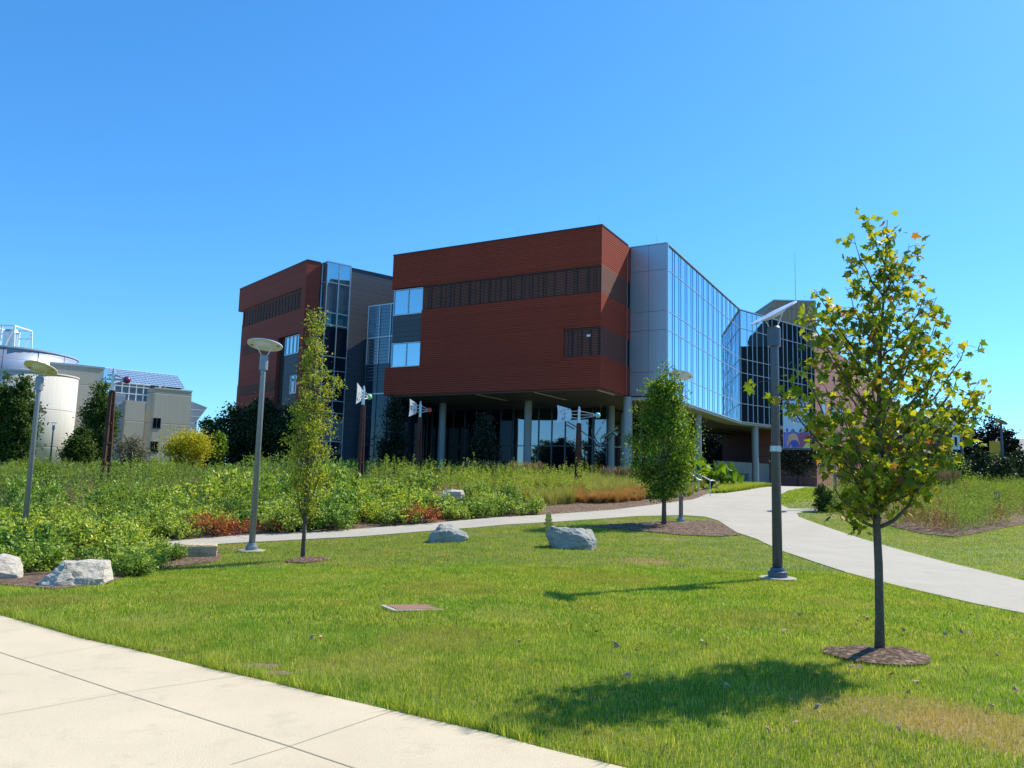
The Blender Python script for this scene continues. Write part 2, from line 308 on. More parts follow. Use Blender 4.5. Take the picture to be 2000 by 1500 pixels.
def drape(name, poly, m, dz, step=.5, skirt=.06, bumpy=0, seed=0, mound=0):
    P = []; n = len(poly)
    for i in range(n):
        a = np.array(poly[i][:2]); b = np.array(poly[(i+1) % n][:2]); k = max(1, int(np.hypot(*(b-a))/step))
        for t in range(k): P.append(a+(b-a)*t/k)
    P = np.array(P); nb = len(P); x0, y0 = P.min(0); x1, y1 = P.max(0)
    X, Y = np.meshgrid(np.arange(x0, x1, step), np.arange(y0, y1, step)); q = np.stack([X.ravel(), Y.ravel()], 1)
    q = q[inpoly(q[:, 0], q[:, 1], P)]
    if len(q): 
        d = np.min(np.hypot(q[:, None, 0]-P[None, :, 0], q[:, None, 1]-P[None, :, 1]), 1); q = q[d > step*.4]
    A = np.concatenate([P, q]) if len(q) else P
    v, e, f, _, _, _ = delaunay_2d_cdt([Vector(p) for p in A.tolist()], [(i, (i+1) % nb) for i in range(nb)], [list(range(nb))], 1, 1e-5)
    rng = np.random.default_rng(seed); vv = [(p[0], p[1], float(T(p[0], p[1]))+dz+(bumpy*rng.random()+(mound*min(1, np.min(np.hypot(P[:, 0]-p[0], P[:, 1]-p[1]))/.35) if mound else 0) if i >= nb else 0)) for i, p in enumerate(v)]
    ff = [tuple(x) for x in f]; ff = [x if ((vv[x[1]][0]-vv[x[0]][0])*(vv[x[2]][1]-vv[x[0]][1])-(vv[x[1]][1]-vv[x[0]][1])*(vv[x[2]][0]-vv[x[0]][0])) > 0 else x[::-1] for x in ff]
    b0 = len(vv); vv += [(p[0], p[1], float(T(p[0], p[1]))-skirt) for p in P]
    ff += [(i, (i+1) % nb, b0+(i+1) % nb, b0+i) for i in range(nb)]
    me = bpy.data.meshes.new(name); me.from_pydata(vv, [], ff); me.materials.append(m); me.update()
    return link(name, me)
def G(lst): return [tuple(gnd(x, y)[:2]) for x, y in lst]
E1 = G([(0, 1204), (158, 1249), (250, 1269), (418, 1311), (499, 1328), (595, 1352), (710, 1378), (855, 1412), (960, 1436), (1054, 1463), (1195, 1497)])
d0 = np.array(E1[0])-np.array(E1[1]); d0 /= np.hypot(*d0); d1 = np.array(E1[-1])-np.array(E1[-2]); d1 /= np.hypot(*d1)
p0 = np.array(E1[0])+d0*9+np.array([0, -.3]); p1 = np.array(E1[-1])+d1*9; back = np.array([-.70, -.71])*5.2
pave_poly = [tuple(p0)]+E1+[tuple(p1), tuple(p1+back*1.5), tuple(p0+back)]
tag(drape('pavement', pave_poly, M_['pave'], .012), kind='structure')
UP = [(322, 1058), (490, 1045), (640, 1039), (700, 1034), (850, 1022), (1051, 1007), (1200, 996), (1354, 976), (1382, 965), (1416, 964), (1464, 957), (1505, 951)]
LO = [(329, 1071), (437, 1063), (640, 1052), (700, 1049), (850, 1037), (919, 1032), (1084, 1020), (1240, 1009), (1334, 1007), (1378, 1010), (1404, 1018), (1440, 1041), (1476, 1053), (1530, 1078), (1560, 1088), (1655, 1120), (1750, 1145), (1900, 1180), (2000, 1200)]
RU = [(2000, 1136), (1934, 1120), (1824, 1093), (1705, 1060), (1637, 1038), (1560, 1010), (1556, 1003), (1578, 1000), (1648, 999), (1690, 1003)]
IS = [(1690, 999.5), (1608, 995), (1541, 994), (1524, 985.6), (1523, 967), (1540, 959), (1584, 952.5)]
up = G(UP); lo = G(LO); ru = G(RU); isl = G(IS)
dl = np.array(up[0])-np.array(up[1]); dl /= np.hypot(*dl)
lefts = [tuple(np.array(lo[0])+dl*12+np.array([0, 2.])), tuple(np.array(up[0])+dl*12+np.array([0, 2.5]))]
re = [tuple(np.array(lo[-1])+np.array([8, -3.0])), tuple(np.array(ru[0])+np.array([8, -2.6]))]
path_poly = [lefts[0]]+lo+re+ru+isl+[(30, 62), (22, 62)]+up[::-1]+[lefts[1]]
tag(drape('footpath', path_poly, M_['path'], .02), kind='structure')
def strip(name, pts, wid, m, dz):
    v = []; f = []; P = []
    for a, b in zip(pts[:-1], pts[1:]):
        a = np.array(a); b = np.array(b); k = max(1, int(np.hypot(*(b-a))/.4))
        P += [a+(b-a)*t/k for t in range(k)]
    P.append(np.array(pts[-1]))
    for i, p in enumerate(P):
        t = P[min(i+1, len(P)-1)]-P[max(i-1, 0)]; t = t/np.hypot(*t); nn = np.array([-t[1], t[0]])*wid/2
        for s in (-1, 1): q = p+nn*s; v.append((q[0], q[1], float(T(*q))+dz))
    f = [(2*i, 2*i+2, 2*i+3, 2*i+1) for i in range(len(P)-1)]
    f = [x[::-1] for x in f]; f = [x[::-1] if False else x for x in f]
    return v, f
jv = []; jf = []
def addstrip(pts, wid, dz):
    v, f = strip('', pts, wid, None, dz); b = len(jv); jv.extend(v); jf.extend([tuple(i+b for i in x) for x in f])
J = G([(-60, 1258), (0, 1277), (240, 1357), (566, 1462), (672, 1498)]); addstrip(J+[tuple(np.array(J[-1])+(np.array(J[-1])-np.array(J[-2]))*6)], .009, .0155)
for a, b in (((240, 1357), (470, 1322)), ((240, 1357), (0, 1400)), ((566, 1462), (768, 1392)), ((566, 1462), (451, 1498)), ((45, 1289), (216, 1262))): addstrip(G([a, b]), .0055, .0155)
for k in range(1, 9):   # joints across the far footpath
    a = np.array(up[0])+(np.array(up[6])-np.array(up[0]))*k/9; i = min(range(len(lo)), key=lambda q: np.hypot(*(np.array(lo[q])-a)))
    d = np.array(up[6])-np.array(up[0]); d /= np.hypot(*d); nn = np.array([d[1], -d[0]])
    addstrip([tuple(a+nn*.1), tuple(a+nn*1.15)], .02, .0255)
for k in range(1, 5):
    b = np.array(ru[5])+(np.array(ru[0])-np.array(ru[5]))*k/5; i = min(range(12, len(lo)), key=lambda q: np.hypot(*(np.array(lo[q])-b))); a = np.array(lo[i]); addstrip([tuple(a+(b-a)*.05), tuple(a+(b-a)*.95)], .008, .0255)
me = bpy.data.meshes.new('pavement_joint'); me.from_pydata(jv, [], [f[::-1] for f in jf]); me.materials.append(M_['joint']); tag(link('pavement_joint', me), kind='structure')
# mulch beds
bed_main = [tuple(np.array(p)+np.array([0, .1])) for p in up[:9]]+[(11.6, 46), (9, 52), (-30, 52), (-34, 30)]+[(lefts[1][0], lefts[1][1]+.2)]
BEDS = [('main', bed_main),
        ('maple', [(gnd(1716, 1285)[0]+.50*math.cos(t)*(1+.08*math.sin(3*t)), gnd(1716, 1285)[1]+.40*math.sin(t)) for t in np.linspace(0, 2*math.pi, 22)[:-1]]),
        ('slim', [(gnd(600, 1096)[0]+.42*math.cos(t)*(1+.1*math.sin(4*t)), gnd(600, 1096)[1]+.45*math.sin(t)) for t in np.linspace(0, 2*math.pi, 18)[:-1]]),
        ('island', G([(1145, 1029), (1250, 1022), (1330, 1019), (1396, 1018), (1420, 1030), (1447, 1046), (1400, 1049), (1330, 1046), (1240, 1037)])),
        ('rocks', G([(-150, 1150), (-40, 1140), (40, 1148), (110, 1154), (215, 1140), (260, 1120), (340, 1108), (415, 1099), (432, 1092), (428, 1080), (400, 1076), (330, 1080), (250, 1074), (100, 1060), (-150, 1060)])),
        ('right', G([(1612, 990), (1622, 998), (1690, 1010), (1751, 1031), (1804, 1044), (1866, 1050), (1920, 1040), (2000, 1024), (2200, 1010)])+[(45, 40), (36, 52), (19, 50), (18.5, 40)])]
for n_, p_ in BEDS: tag(drape('planting_bed', p_, M_['mulch'], .03 if n_ != 'main' else .012, .5 if n_ in ('main', 'right', 'rocks') else .12, .05, .03 if n_ != 'main' else .05, 3, .045 if n_ in ('maple', 'slim') else 0), kind='structure')
BP = {k: v for k, v in BEDS}
M_['soil'] = pmat('bare_soil', (.22, .15, .085), .95, 0, .3, 9, .02, fine=60)
SOILS = []
for px, py, rx, ry, sd_ in ((78, 1217, .16, .10, 1), (505, 1302, .20, .10, 2), (470, 1300, .12, .07, 3), (545, 1316, .14, .07, 4), (305, 1272, .10, .05, 5)):
    g = gnd(px, py); rr_ = np.random.default_rng(sd_); SOILS.append([(g[0]+rx*math.cos(t)*(.7+.5*rr_.random()), g[1]+ry*math.sin(t)*(.7+.5*rr_.random())) for t in np.linspace(0, 2*math.pi, 16)[:-1]])
    tag(drape('bare_soil', SOILS[-1], M_['soil'], .006, .06, .03, .012, sd_), kind='structure')
# ------------------------------------------------------------------ science building
A1 = np.array([math.cos(R(150.8)), math.sin(R(150.8))]); B1 = np.array([math.cos(R(61)), math.sin(R(61))]); P1 = np.array([5.78, 49.97])
Z0 = 1.3
bld = empty('academic_building', (6, 56, 1.56), 'long modern building with dark red ribbed box on round columns and blue glass front', 'building')
OFF = (6, 56, 1.56)
class Fr:
    def __init__(s, P, A, B): s.P = np.array(P[:2]); s.A = np.array(A); s.B = np.array(B)
    def w(s, a, b): return tuple(s.P+s.A*a+s.B*b)
    def box(s, mb, a0, a1, b0, b1, z0, z1): return mb.prism([s.w(a0, b0), s.w(a1, b0), s.w(a1, b1), s.w(a0, b1)], z0, z1)
    def a(s, px, py, b=0):   # a coordinate where the ray meets the plane b
        q = onplane(px, py, s.w(0, b), math.degrees(math.atan2(s.A[1], s.A[0]))); return float((q[:2]-s.P) @ s.A), float(q[2])
F1 = Fr(P1, A1, B1)
def nb(): return MB(OFF)
def part(name, m, fill, parent=bld, **k):
    mb = nb(); fill(mb); 
    return mb.build(name, M_[m], parent, **k)
ZR, ZB1, ZB0, ZC1, ZC0, ZS = 18.7, 16.03, 14.14, 11.8, 9.85, 7.7
aL = 17.55; aW = F1.a(822, 640)[0]; aS = F1.a(1101, 660)[0]
def core(mb): F1.box(mb, .12, aL-.5, .28, 13.9, ZS+.05, ZR-.1)
part('inner_wall', 'dark', core)
def clad(mb):
    F1.box(mb, 0, aL, 0, 14, ZB1, ZR)
    F1.box(mb, 0, aW, 0, 14, ZC1, ZB0)
    F1.box(mb, aS, aW, 0, 14, ZC0, ZC1-.0005)
    F1.box(mb, 0, aL+.35, 0, 14, ZS, ZC0-.0005)
part('cladding_wall', 'red', clad)
part('coping', 'coping', lambda mb: F1.box(mb, -.03, aL+.03, -.03, 5.0, ZR, ZR+.09))
rng = np.random.default_rng(5)
def screen(a0, a1, z0, z1, n):
    o = part('window_screen', 'screen', lambda mb: F1.box(mb, a0, a1, .07, .27, z0+.001, z1-.001))
    def fins(mb):
        for a in np.linspace(a0, a1, n)[:-1]:
            F1.box(mb, a, a+.07, .035, .07, z0+.02, z1-.12)
            for _ in range(rng.integers(1, 3)):
                q = a+rng.random()*(a1-a0)/n*.8; F1.box(mb, q, q+.03, .045, .07, z0+.03, z1-.18)
        F1.box(mb, a0, a1, .03, .07, z1-.14, z1-.1)
    mb = nb(); fins(mb); mb.build('fin', M_['fin'], o)
    return o
screen(.02, aW-.02, ZB0, ZB1, 18); screen(.02, aS-.02, ZC0, ZC1, 5)
part('light_fitting', 'white', lambda mb: F1.box(mb, .75, 1.02, .0, .04, 11.15, 11.3))
for z0, z1 in ((ZB0, ZB1), (ZC0, ZC1)): part('window_screen', 'screen', lambda mb: F1.box(mb, -.0, .02, .0, 4.85, z0+.001, z1-.001))
# corner windows at the left of the box
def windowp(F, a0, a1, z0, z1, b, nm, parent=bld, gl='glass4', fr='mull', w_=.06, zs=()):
    mb = nb(); F.box(mb, a0, a1, b, b+.04, z0, z1); o = mb.build('window', M_[gl], parent)
    mb = nb()
    for a in np.linspace(a0, a1, nm+1): F.box(mb, a-w_/2, a+w_/2, b-.07, b-.002, z0, z1)
    F.box(mb, a0, a1, b-.065, b-.004, z0-.03, z0+.07); F.box(mb, a0, a1, b-.065, b-.004, z1-.07, z1+.0)
    for z in zs: F.box(mb, a0, a1, b-.065, b-.004, z-.03, z+.03)
    mb.build('frame', M_[fr], o); return o
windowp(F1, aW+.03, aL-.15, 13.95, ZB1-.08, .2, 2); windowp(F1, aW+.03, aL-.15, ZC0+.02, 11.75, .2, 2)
part('siding_panel', 'siding', lambda mb: F1.box(mb, aW+.02, aL-.12, .16, .5, 11.8, 13.9))
# dark slot + grey block + curtain walls
aG = -2.74
part('slot_window', 'glass3', lambda mb: F1.box(mb, .25, .6, 4.86, 5.56, ZS, ZR-.35))
def slotm(mb):
    for z in (16.8, 13.8, 12.4, 9.4): F1.box(mb, .12, .24, 4.95, 5.55, z-.03, z+.03)
    F1.box(mb, .0, .14, 4.87, 4.95, ZS, ZR-.35)
part('mullion', 'mull', slotm)
part('inner_wall', 'dark', lambda mb: mb.prism([F1.w(-.05, 5.62), F1.w(aG+.12, 5.62), F1.w(aG+.12, 28.9), F1.w(8, 28.9), F1.w(8, 14.1), F1.w(-.05, 14.1)], ZS+.02, ZR-.3))
def greyp(mb):
    zs = [7.72, 9.41, 12.42, 13.79, 16.81, ZR]; as_ = [0, aG/2, aG]
    for i in range(5):
        for k in range(2): F1.box(mb, as_[k]-.01, as_[k+1]+.01, 5.55, 5.6, zs[i]+.012, zs[i+1]-.012)
    F1.box(mb, 0, .05, 5.57, 6.2, 7.72, ZR)
part('aluminium_wall', 'grey', greyp)
part('wall_joint', 'dark', lambda mb: F1.box(mb, 0, aG+.02, 5.603, 5.615, 7.72, ZR-.02))
part('coping', 'mull', lambda mb: F1.box(mb, .02, aG-.05, 5.5, 28.9, ZR, ZR+.07))
zc = [7.62, 9.41, 12.42, 13.79, 16.81, ZR]
C2 = F1.w(aG, 28.75); A2d = 40.7
F2 = Fr(C2, [math.cos(R(A2d)), math.sin(R(A2d))], [-math.sin(R(A2d)), math.cos(R(A2d))]); L2 = 14.4
def cw(F, along, n0, n1, sgn, wid, zz, light, dark, ptn):
    mb = nb()
cwo = part('curtain_wall', 'glass1', lambda mb: F1.box(mb, aG+.1, aG, 5.62, 28.75, zc[0], ZR-.02))
def m1(mb):
    b = 5.7; k = 0
    while b < 28.6: F1.box(mb, aG-.022, aG-.002, b, b+.05, zc[0], ZR-.06); b += 1.12 if k % 2 == 0 else .5; k += 1
mb = nb(); m1(mb); mb.build('mullion', M_['mulld'], cwo)  # verticals in dark metal, their shade put into the colour
mb = nb()
for z in zc[1:-1]: F1.box(mb, aG-.03, aG-.003, 5.6, 28.73, z-.03, z+.03)
F1.box(mb, aG-.11, aG-.003, 5.5, 28.75, ZR-.09, ZR-.003); F1.box(mb, aG-.11, aG-.003, 5.5, 28.75, zc[0]-.05, zc[0]+.05); F1.box(mb, aG-.11, aG+.02, 5.47, 5.6, zc[0], ZR-.003)
mb.build('transom', M_['mull'], cwo)
cw2 = part('curtain_wall', 'glass1', lambda mb: F2.box(mb, .02, L2, 0, .1, zc[0], ZR-.02))
mb = nb(); b = .1; k = 0
while b < L2: F2.box(mb, b, b+.045, -.03, -.002, zc[0], ZR-.05); b += (1.15, .95, .8)[k % 3]; k += 1
for z in zc[1:-1]: F2.box(mb, .1, L2, -.04, -.003, z-.03, z+.03)
F2.box(mb, .1, L2, -.115, -.003, ZR-.09, ZR-.003); F2.box(mb, .1, L2, -.115, -.003, zc[0]-.05, zc[0]+.05)
mb.build('mullion', M_['mull'], cw2)
part('inner_wall', 'dark', lambda mb: F2.box(mb, .1, L2, .12, 16, zc[0]+.02, ZR-.3))
# slab/soffit
def slab(mb, z0, z1, e):
    mb.prism([F1.w(-.06-e, .3), F1.w(aL+.2, .3), F1.w(aL+.2, 16), F1.w(8, 16), F1.w(8, 28), F2.w(L2, 14), F2.w(L2, -e), F2.w(-e*.7, -e), F1.w(aG-e, 5.6-e), F1.w(-.06-e, 5.6-e)], z0, z1)
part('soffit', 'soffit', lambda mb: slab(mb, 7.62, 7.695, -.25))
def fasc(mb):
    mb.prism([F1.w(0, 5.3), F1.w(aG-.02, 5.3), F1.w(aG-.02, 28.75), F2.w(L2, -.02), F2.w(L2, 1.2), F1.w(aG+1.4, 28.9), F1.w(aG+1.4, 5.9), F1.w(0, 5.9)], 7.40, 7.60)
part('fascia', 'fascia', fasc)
for px0, py0, ln in ((1028, 768.5, 5.2), (920, 774, 4.5), (1149, 763, 3.0)):
    q = atZ(px0, py0, 7.38); a_ = (q[:2]-P1) @ A1; b_ = max(.5, (q[:2]-P1) @ B1)
    part('ceiling_light', 'white', lambda mb: F1.box(mb, a_, a_+.09, b_, b_+ln, 7.58, 7.618))
part('ceiling_light', 'white', lambda mb: F1.box(mb, -1.3, -1.2, 6.3, 8.5, 7.36, 7.398)); part('ceiling_light', 'white', lambda mb: F1.box(mb, -1.3, -1.2, 15, 18.5, 7.36, 7.398))
def colm(x, y, r=.3, zt=7.64):
    mb = nb(); mb.lathe([(r, float(T(x, y))-.3), (r, 4.43), (r-.012, 4.435), (r-.012, 4.46), (r, 4.465), (r, zt)], (x, y, 0), 28); return mb.build('column', M_['col'], bld, smooth=False)
for a_, b_, r_ in ((16.3, 5.8, .3), (8.35, 5.8, .3), (.05, 5.3, .32), (F1.a(1193, 850, 11)[0], 11.2, .26)): q = F1.w(a_, b_); colm(q[0], q[1], r_)
q = onplane(1363, 850, F1.w(aG+1.0, 0), 61); colm(q[0], q[1]); q = onplane(1475, 880, F2.w(0, .6), A2d); colm(q[0], q[1], .33)
# ground floor glass
bG = 12.0; aR = F1.a(1187, 870, bG)[0]; aLL = 21.5
aM = F1.a(962, 850, bG)[0]
g1 = part('glass_wall', 'glass2', lambda mb: F1.box(mb, aR, aM, bG, bG+.1, Z0, 7.61)); part('glass_wall', 'glass3', lambda mb: F1.box(mb, aM, aLL, bG, bG+.1, Z0, 7.61))  # left run in darker glass, imitating a dark reflection by material
qL = F1.w(aLL, bG); part('glass_wall', 'glass7', lambda mb: mb.prism([(-9.45, 60.5), qL, (qL[0]-.2, qL[1]+.3), (-9.8, 60.6)], Z0, 7.61)); part('upper_wall', 'siding', lambda mb: mb.prism([(-9.5, 60.6), (qL[0]-.05, qL[1]+.1), F1.w(10, bG+.3), F1.w(10, bG+6), F1.w(24, bG+8), (-10.5, 63)], 7.615, 15.0))
mb = nb()
for t in np.linspace(.04, .96, 8): x_ = -9.45+(qL[0]+9.45)*t; y_ = 60.5+(qL[1]-60.5)*t; mb.box(x_-.03, x_+.09, y_-.05, y_+.05, Z0, 7.6)
mb.build('mullion', M_['mulld'], bld)
mb = nb()
for a_ in np.arange(aR, aLL, 1.25): F1.box(mb, a_, a_+.06, bG-.1, bG-.002, Z0, 7.6)
for z in (4.45,): F1.box(mb, aR, aLL, bG-.09, bG-.003, z-.03, z+.04)
mb.build('mullion', M_['mulld'], g1)
g2 = part('glass_wall', 'glass3', lambda mb: mb.prism([F1.w(aR-.2, bG), F1.w(aR-.2, bG+17), F2.w(L2+1, 6), F2.w(L2+1, 6.2), F1.w(aR+.1, bG+17.2), F1.w(aR+.1, bG)], Z0, 7.45))
mb = nb()
for b_ in np.arange(bG+.3, bG+17, 2.4): F1.box(mb, aR-.3, aR-.203, b_, b_+.06, Z0, 7.4)
F1.box(mb, aR-.29, aR-.203, bG, bG+16.6, 4.42, 4.48)
mb.build('mullion', M_['mull'], g2)
part('inner_wall', 'dark', lambda mb: F1.box(mb, aR+.3, 24, bG+.3, bG+8, Z0, 7.4))
part('ground_wall', 'stone', lambda mb: F2.box(mb, 3.2, L2+6, 4.9, 5.2, Z0, 4.0))
mb = nb()
for z in np.arange(1.5, 2.7, .2): F2.box(mb, 3.3, 9, 4.82, 4.895, z, z+.1)
mb.build('louver', M_['mulld'], bld)
# rods on the roofs
for q in [F1.w(a_, .15) for a_ in (16.9, 12.2, 6.5, .3)]+[F1.w(-1.9, 5.8)]:
    mb = nb(); mb.tube([(q[0], q[1], ZR), (q[0], q[1], ZR+.75)], .012, 5); mb.build('lightning_rod', M_['steel'], bld)
# left wing
W0 = np.array([-16.78, 60.43]); AW = R(130.7); BW = R(40.2)
FWg = Fr(W0, [math.cos(AW), math.sin(AW)], [math.cos(BW), math.sin(BW)])
aEnd = FWg.a(468.4, 566)[0]; aE2 = FWg.a(473, 640)[0]; aE3 = FWg.a(456, 780)[0]
zt1 = FWg.a(589, 562)[1]; zt0 = FWg.a(589, 601)[1]; aB0 = FWg.a(589, 580)[0]; aB1 = FWg.a(476, 620)[0]
wz1 = FWg.a(582, 650)[1]; wz0 = FWg.a(582, 687)[1]; aw0 = FWg.a(583.5, 670)[0]; aw1 = FWg.a(541, 690)[0]; awm = FWg.a(553, 680)[0]
def wing(mb):
    FWg.box(mb, 0, aEnd, 0, 1.25, zt1, ZR)
    FWg.box(mb, 0, aB0, 0, 1.2, wz1, zt1-.001); FWg.box(mb, aB1, aE2, 0, 1.2, wz1, zt1-.001)
    FWg.box(mb, aB0+.001, aB1-.001, 0, 1.2, wz1, zt0)
    FWg.box(mb, 0, aw0, 0, 1.2, Z0, wz1-.001)
    FWg.box(mb, aw1, aE2, 0, 1.2, 7.2, wz1-.001); FWg.box(mb, aw1, aE3, 0, 1.2, Z0, 7.19)
part('wing_wall', 'maroon', wing)
part('inner_wall', 'dark', lambda mb: FWg.box(mb, .1, aE2-.2, .3, 9, Z0, ZR-.1))
o = part('window_screen', 'screen', lambda mb: FWg.box(mb, aB0, aB1, .08, .25, zt0, zt1))
mb = nb()
for a_ in np.linspace(aB0, aB1, 20): FWg.box(mb, a_, a_+.09, .04, .078, zt0+.05, zt1-.25)
mb.build('fin', M_['fin'], o)
for y_, x0_, x1_ in ((675, 475, 510), (752, 470, 540)):
    a0_, z_ = FWg.a(x1_, y_); a1_ = FWg.a(x0_, y_)[0]; a1_ = min(a1_, aE2-.05); part('window_screen', 'screen', lambda mb: FWg.box(mb, max(a0_, aw1), a1_, -.02, .0, z_-.45, z_+.45))
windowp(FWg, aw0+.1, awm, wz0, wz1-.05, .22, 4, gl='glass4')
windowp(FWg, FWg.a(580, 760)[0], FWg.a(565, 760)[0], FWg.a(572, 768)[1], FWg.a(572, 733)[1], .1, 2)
part('siding_panel', 'siding', lambda mb: FWg.box(mb, aw0+.05, awm, .18, .28, Z0, wz0-.05))
part('coping', 'coping', lambda mb: FWg.box(mb, -.03, aEnd, -.03, 1.2, ZR, ZR+.09))
part('downpipe', 'siding', lambda mb: (FWg.box(mb, aE2+.05, aE2+.35, .1, .8, Z0, 15.2), FWg.box(mb, aE2+.1, aE2+.6, .15, .9, Z0, 9.5)))
# glass box at the wing's corner
GB = np.array([-15.16, 60.66]); FG = Fr(GB, FWg.A, FWg.B)
gz = [14.55, 13.55, 11.0, 9.86, 7.44, 6.47, 4.2]
o = part('glass_tower', 'glass4', lambda mb: FG.box(mb, 0, 1.9, 0, 2.08, 13.4, ZR-.02)); part('lower_glass', 'glass7', lambda mb: FG.box(mb, 0, 1.9, 0, 2.08, Z0, 13.399), o)  # darker glass below stands in for the dark reflection there
mb = nb()
for z in [17.04]+gz: FG.box(mb, -.04, 1.9, -.05, 2.08, z-.035, z+.035)
FG.box(mb, -.06, 1.9, -.06, 2.1, ZR-.02, ZR+.07)
for a_, b_ in ((-.05, -.05), (.9, -.05), (-.05, 1.0), (-.05, 2.04)): FG.box(mb, a_, a_+.07, b_, b_+.07, Z0, ZR-.03)
mb.build('mullion', M_['mull'], o)
part('side_wall', 'dark', lambda mb: FWg.box(mb, .25, 1.6, 1.25, 2.2, Z0, ZR-.3))
part('siding_wall', 'siding', lambda mb: mb.prism([FG.w(0.08, 2.12), FG.w(0.08, 9.0), FG.w(3, 9.0), FG.w(3, 2.12)], Z0, ZR-.12))
part('coping', 'coping', lambda mb: mb.prism([FG.w(0.05, 2.12), FG.w(0.05, 9.0), FG.w(.4, 9.0), FG.w(.4, 2.12)], ZR-.12, ZR-.04))
# second, lower glass box
H0 = np.array([-11.9, 62.0]); HA = R(-33); FH = Fr(H0, [math.cos(HA), math.sin(HA)], [-math.sin(HA), math.cos(HA)])
o = part('glass_tower', 'glass6', lambda mb: FH.box(mb, 0, 3.05, 0, 4, 10.5, 15.35)); part('lower_glass', 'glass7', lambda mb: FH.box(mb, 0, 3.05, 0, 4, Z0, 10.499), o)  # lower panes dark, a dim reflection set in the material
mb = nb()
for z in (15.36, 12.7, 8.1): FH.box(mb, -.05, 3.05, -.06, .5, z-.05, z+.05)
for a_ in (-.03, 1.2, 2.4): FH.box(mb, a_, a_+.09, -.07, .5, 10.5, 15.3)
mb.build('mullion', M_['mull'], o); mb = nb()
for a_ in (-.03, 1.2, 2.4): FH.box(mb, a_, a_+.06, -.05, .5, Z0, 10.49)
mb.build('mullion', M_['mulld'], o)
mb = nb()
for z in np.arange(9.2, 15, .26): FH.box(mb, .1, 2.35, -.004, -.001, z, z+.05)
mb.build('blind', M_['mulld'], o)
# ------------------------------------------------------------------ other buildings
def bmb(root): return MB(root.location)
# penthouse behind
b0 = atY(1487, 640, 96); 
pen = empty('rooftop_penthouse', (b0[0]+3.4, 100, 1.58), 'tan corrugated penthouse with slanted corner rising behind the curtain wall', 'building')
mb = bmb(pen); zt = atY(1500, 587, 96)[2]
x0 = b0[0]; mb.add([(x0, 96, 0), (x0+6.9, 96, 0), (x0+6.9, 96, zt), (x0+1.7, 96, zt), (x0, 96, zt-2.2), (x0, 108, 0), (x0+6.9, 108, 0), (x0+6.9, 108, zt), (x0+1.7, 108, zt), (x0, 108, zt-2.2)],
       [(0, 1, 2, 3, 4), (9, 8, 7, 6, 5), (0, 5, 6, 1), (1, 6, 7, 2), (2, 7, 8, 3), (3, 8, 9, 4), (4, 9, 5, 0)]); mb.build('wall', M_['tan'], pen)
mb = bmb(pen); mb.box(x0+1.6, x0+7.0, 95.9, 108, zt, zt+.15); mb.build('roof_edge', M_['mull'], pen)
mb = bmb(pen)
for x_ in np.arange(x0+.3, x0+6.9, .6): mb.box(x_, x_+.06, 95.93, 95.99, 10, zt-2.3 if x_ < x0+1.7 else zt-.05)
mb.build('rib', M_['tan'], pen)
q = atY(1554, 588, 98); ant = MB((q[0], q[1], q[2]-.2)); top = atY(1552, 490, 98)
ar = empty('antenna_mast', (q[0], q[1], q[2]-.2), 'thin tall antenna mast on the tan rooftop penthouse', 'antenna')
ant.tube([(q[0], q[1], q[2]-.2), (q[0], q[1], (q[2]+top[2])/2), (q[0], q[1], top[2])], [.05, .035, .015], 6).build('mast', M_['steel'], ar)
MB((0, 0, 0)).box(-.2, .2, -.2, .2, 0, .12).build('mast_foot', M_['steel'], ar)
# brick building
e2 = F2.w(L2+.1, 0)
bk = empty('brick_building', (e2[0]+7, e2[1]+7, 1.58), 'pinkish brick building with pale stone end behind the big young maple', 'building')
Fb = Fr(e2, [math.cos(R(56)), math.sin(R(56))], [-math.sin(R(56)), math.cos(R(56))]); zb = onplane(1592, 657, e2, 56)[2]
bl = Fb.a(1740, 750)[0]; bl2 = Fb.a(1776, 750)[0]
Fb.box(bmb(bk), 0.05, bl, 0, 12, Z0, zb); mb = bmb(bk); Fb.box(mb, .05, bl, 0, 12, Z0, zb); mb.build('wall', M_['brick'], bk)
mb = bmb(bk); Fb.box(mb, bl+.01, bl2, -.15, 10, Z0, zb-1.2); mb.build('stone_wall', M_['stone'], bk)
mb = bmb(bk); 
for a_ in np.arange(1, 7, 1.2): mb.add([(*Fb.w(a_, -.1), zb+.05), (*Fb.w(a_+1.0, -.1), zb+.05), (*Fb.w(a_+1.0, 2.2), zb+1.5), (*Fb.w(a_, 2.2), zb+1.5), (*Fb.w(a_, 2.2), zb+.05), (*Fb.w(a_+1, 2.2), zb+.05)], [(0, 1, 2, 3), (0, 3, 4), (1, 5, 2), (3, 2, 5, 4), (0, 4, 5, 1)])
mb.build('skylight', M_['white'], bk)
for a_ in (3, 8, 13):
    mb = bmb(bk); Fb.box(mb, a_, a_+1.6, -.03, .0, 9, 11.2); o = mb.build('window', M_['glass3'], bk); mb = bmb(bk); Fb.box(mb, a_-.05, a_+1.65, -.06, -.031, 8.9, 9.0); mb.build('sill', M_['stone'], o)
# low far wing behind the tree on the right
q = atY(1775, 820, 92); q2 = atY(1842, 818, 92)
lw = empty('low_building', ((q[0]+q2[0])/2, 96, 1.58), 'low grey flat-roofed building half hidden behind the young maple', 'building')
mb = bmb(lw); mb.box(q[0], q2[0], 92, 104, Z0, q2[2]); mb.build('wall', M_['stone'], lw); mb = bmb(lw); mb.box(q[0]-.2, q2[0]+.3, 91.7, 104, q2[2], q2[2]+.3); mb.build('roof', M_['coping'], lw)
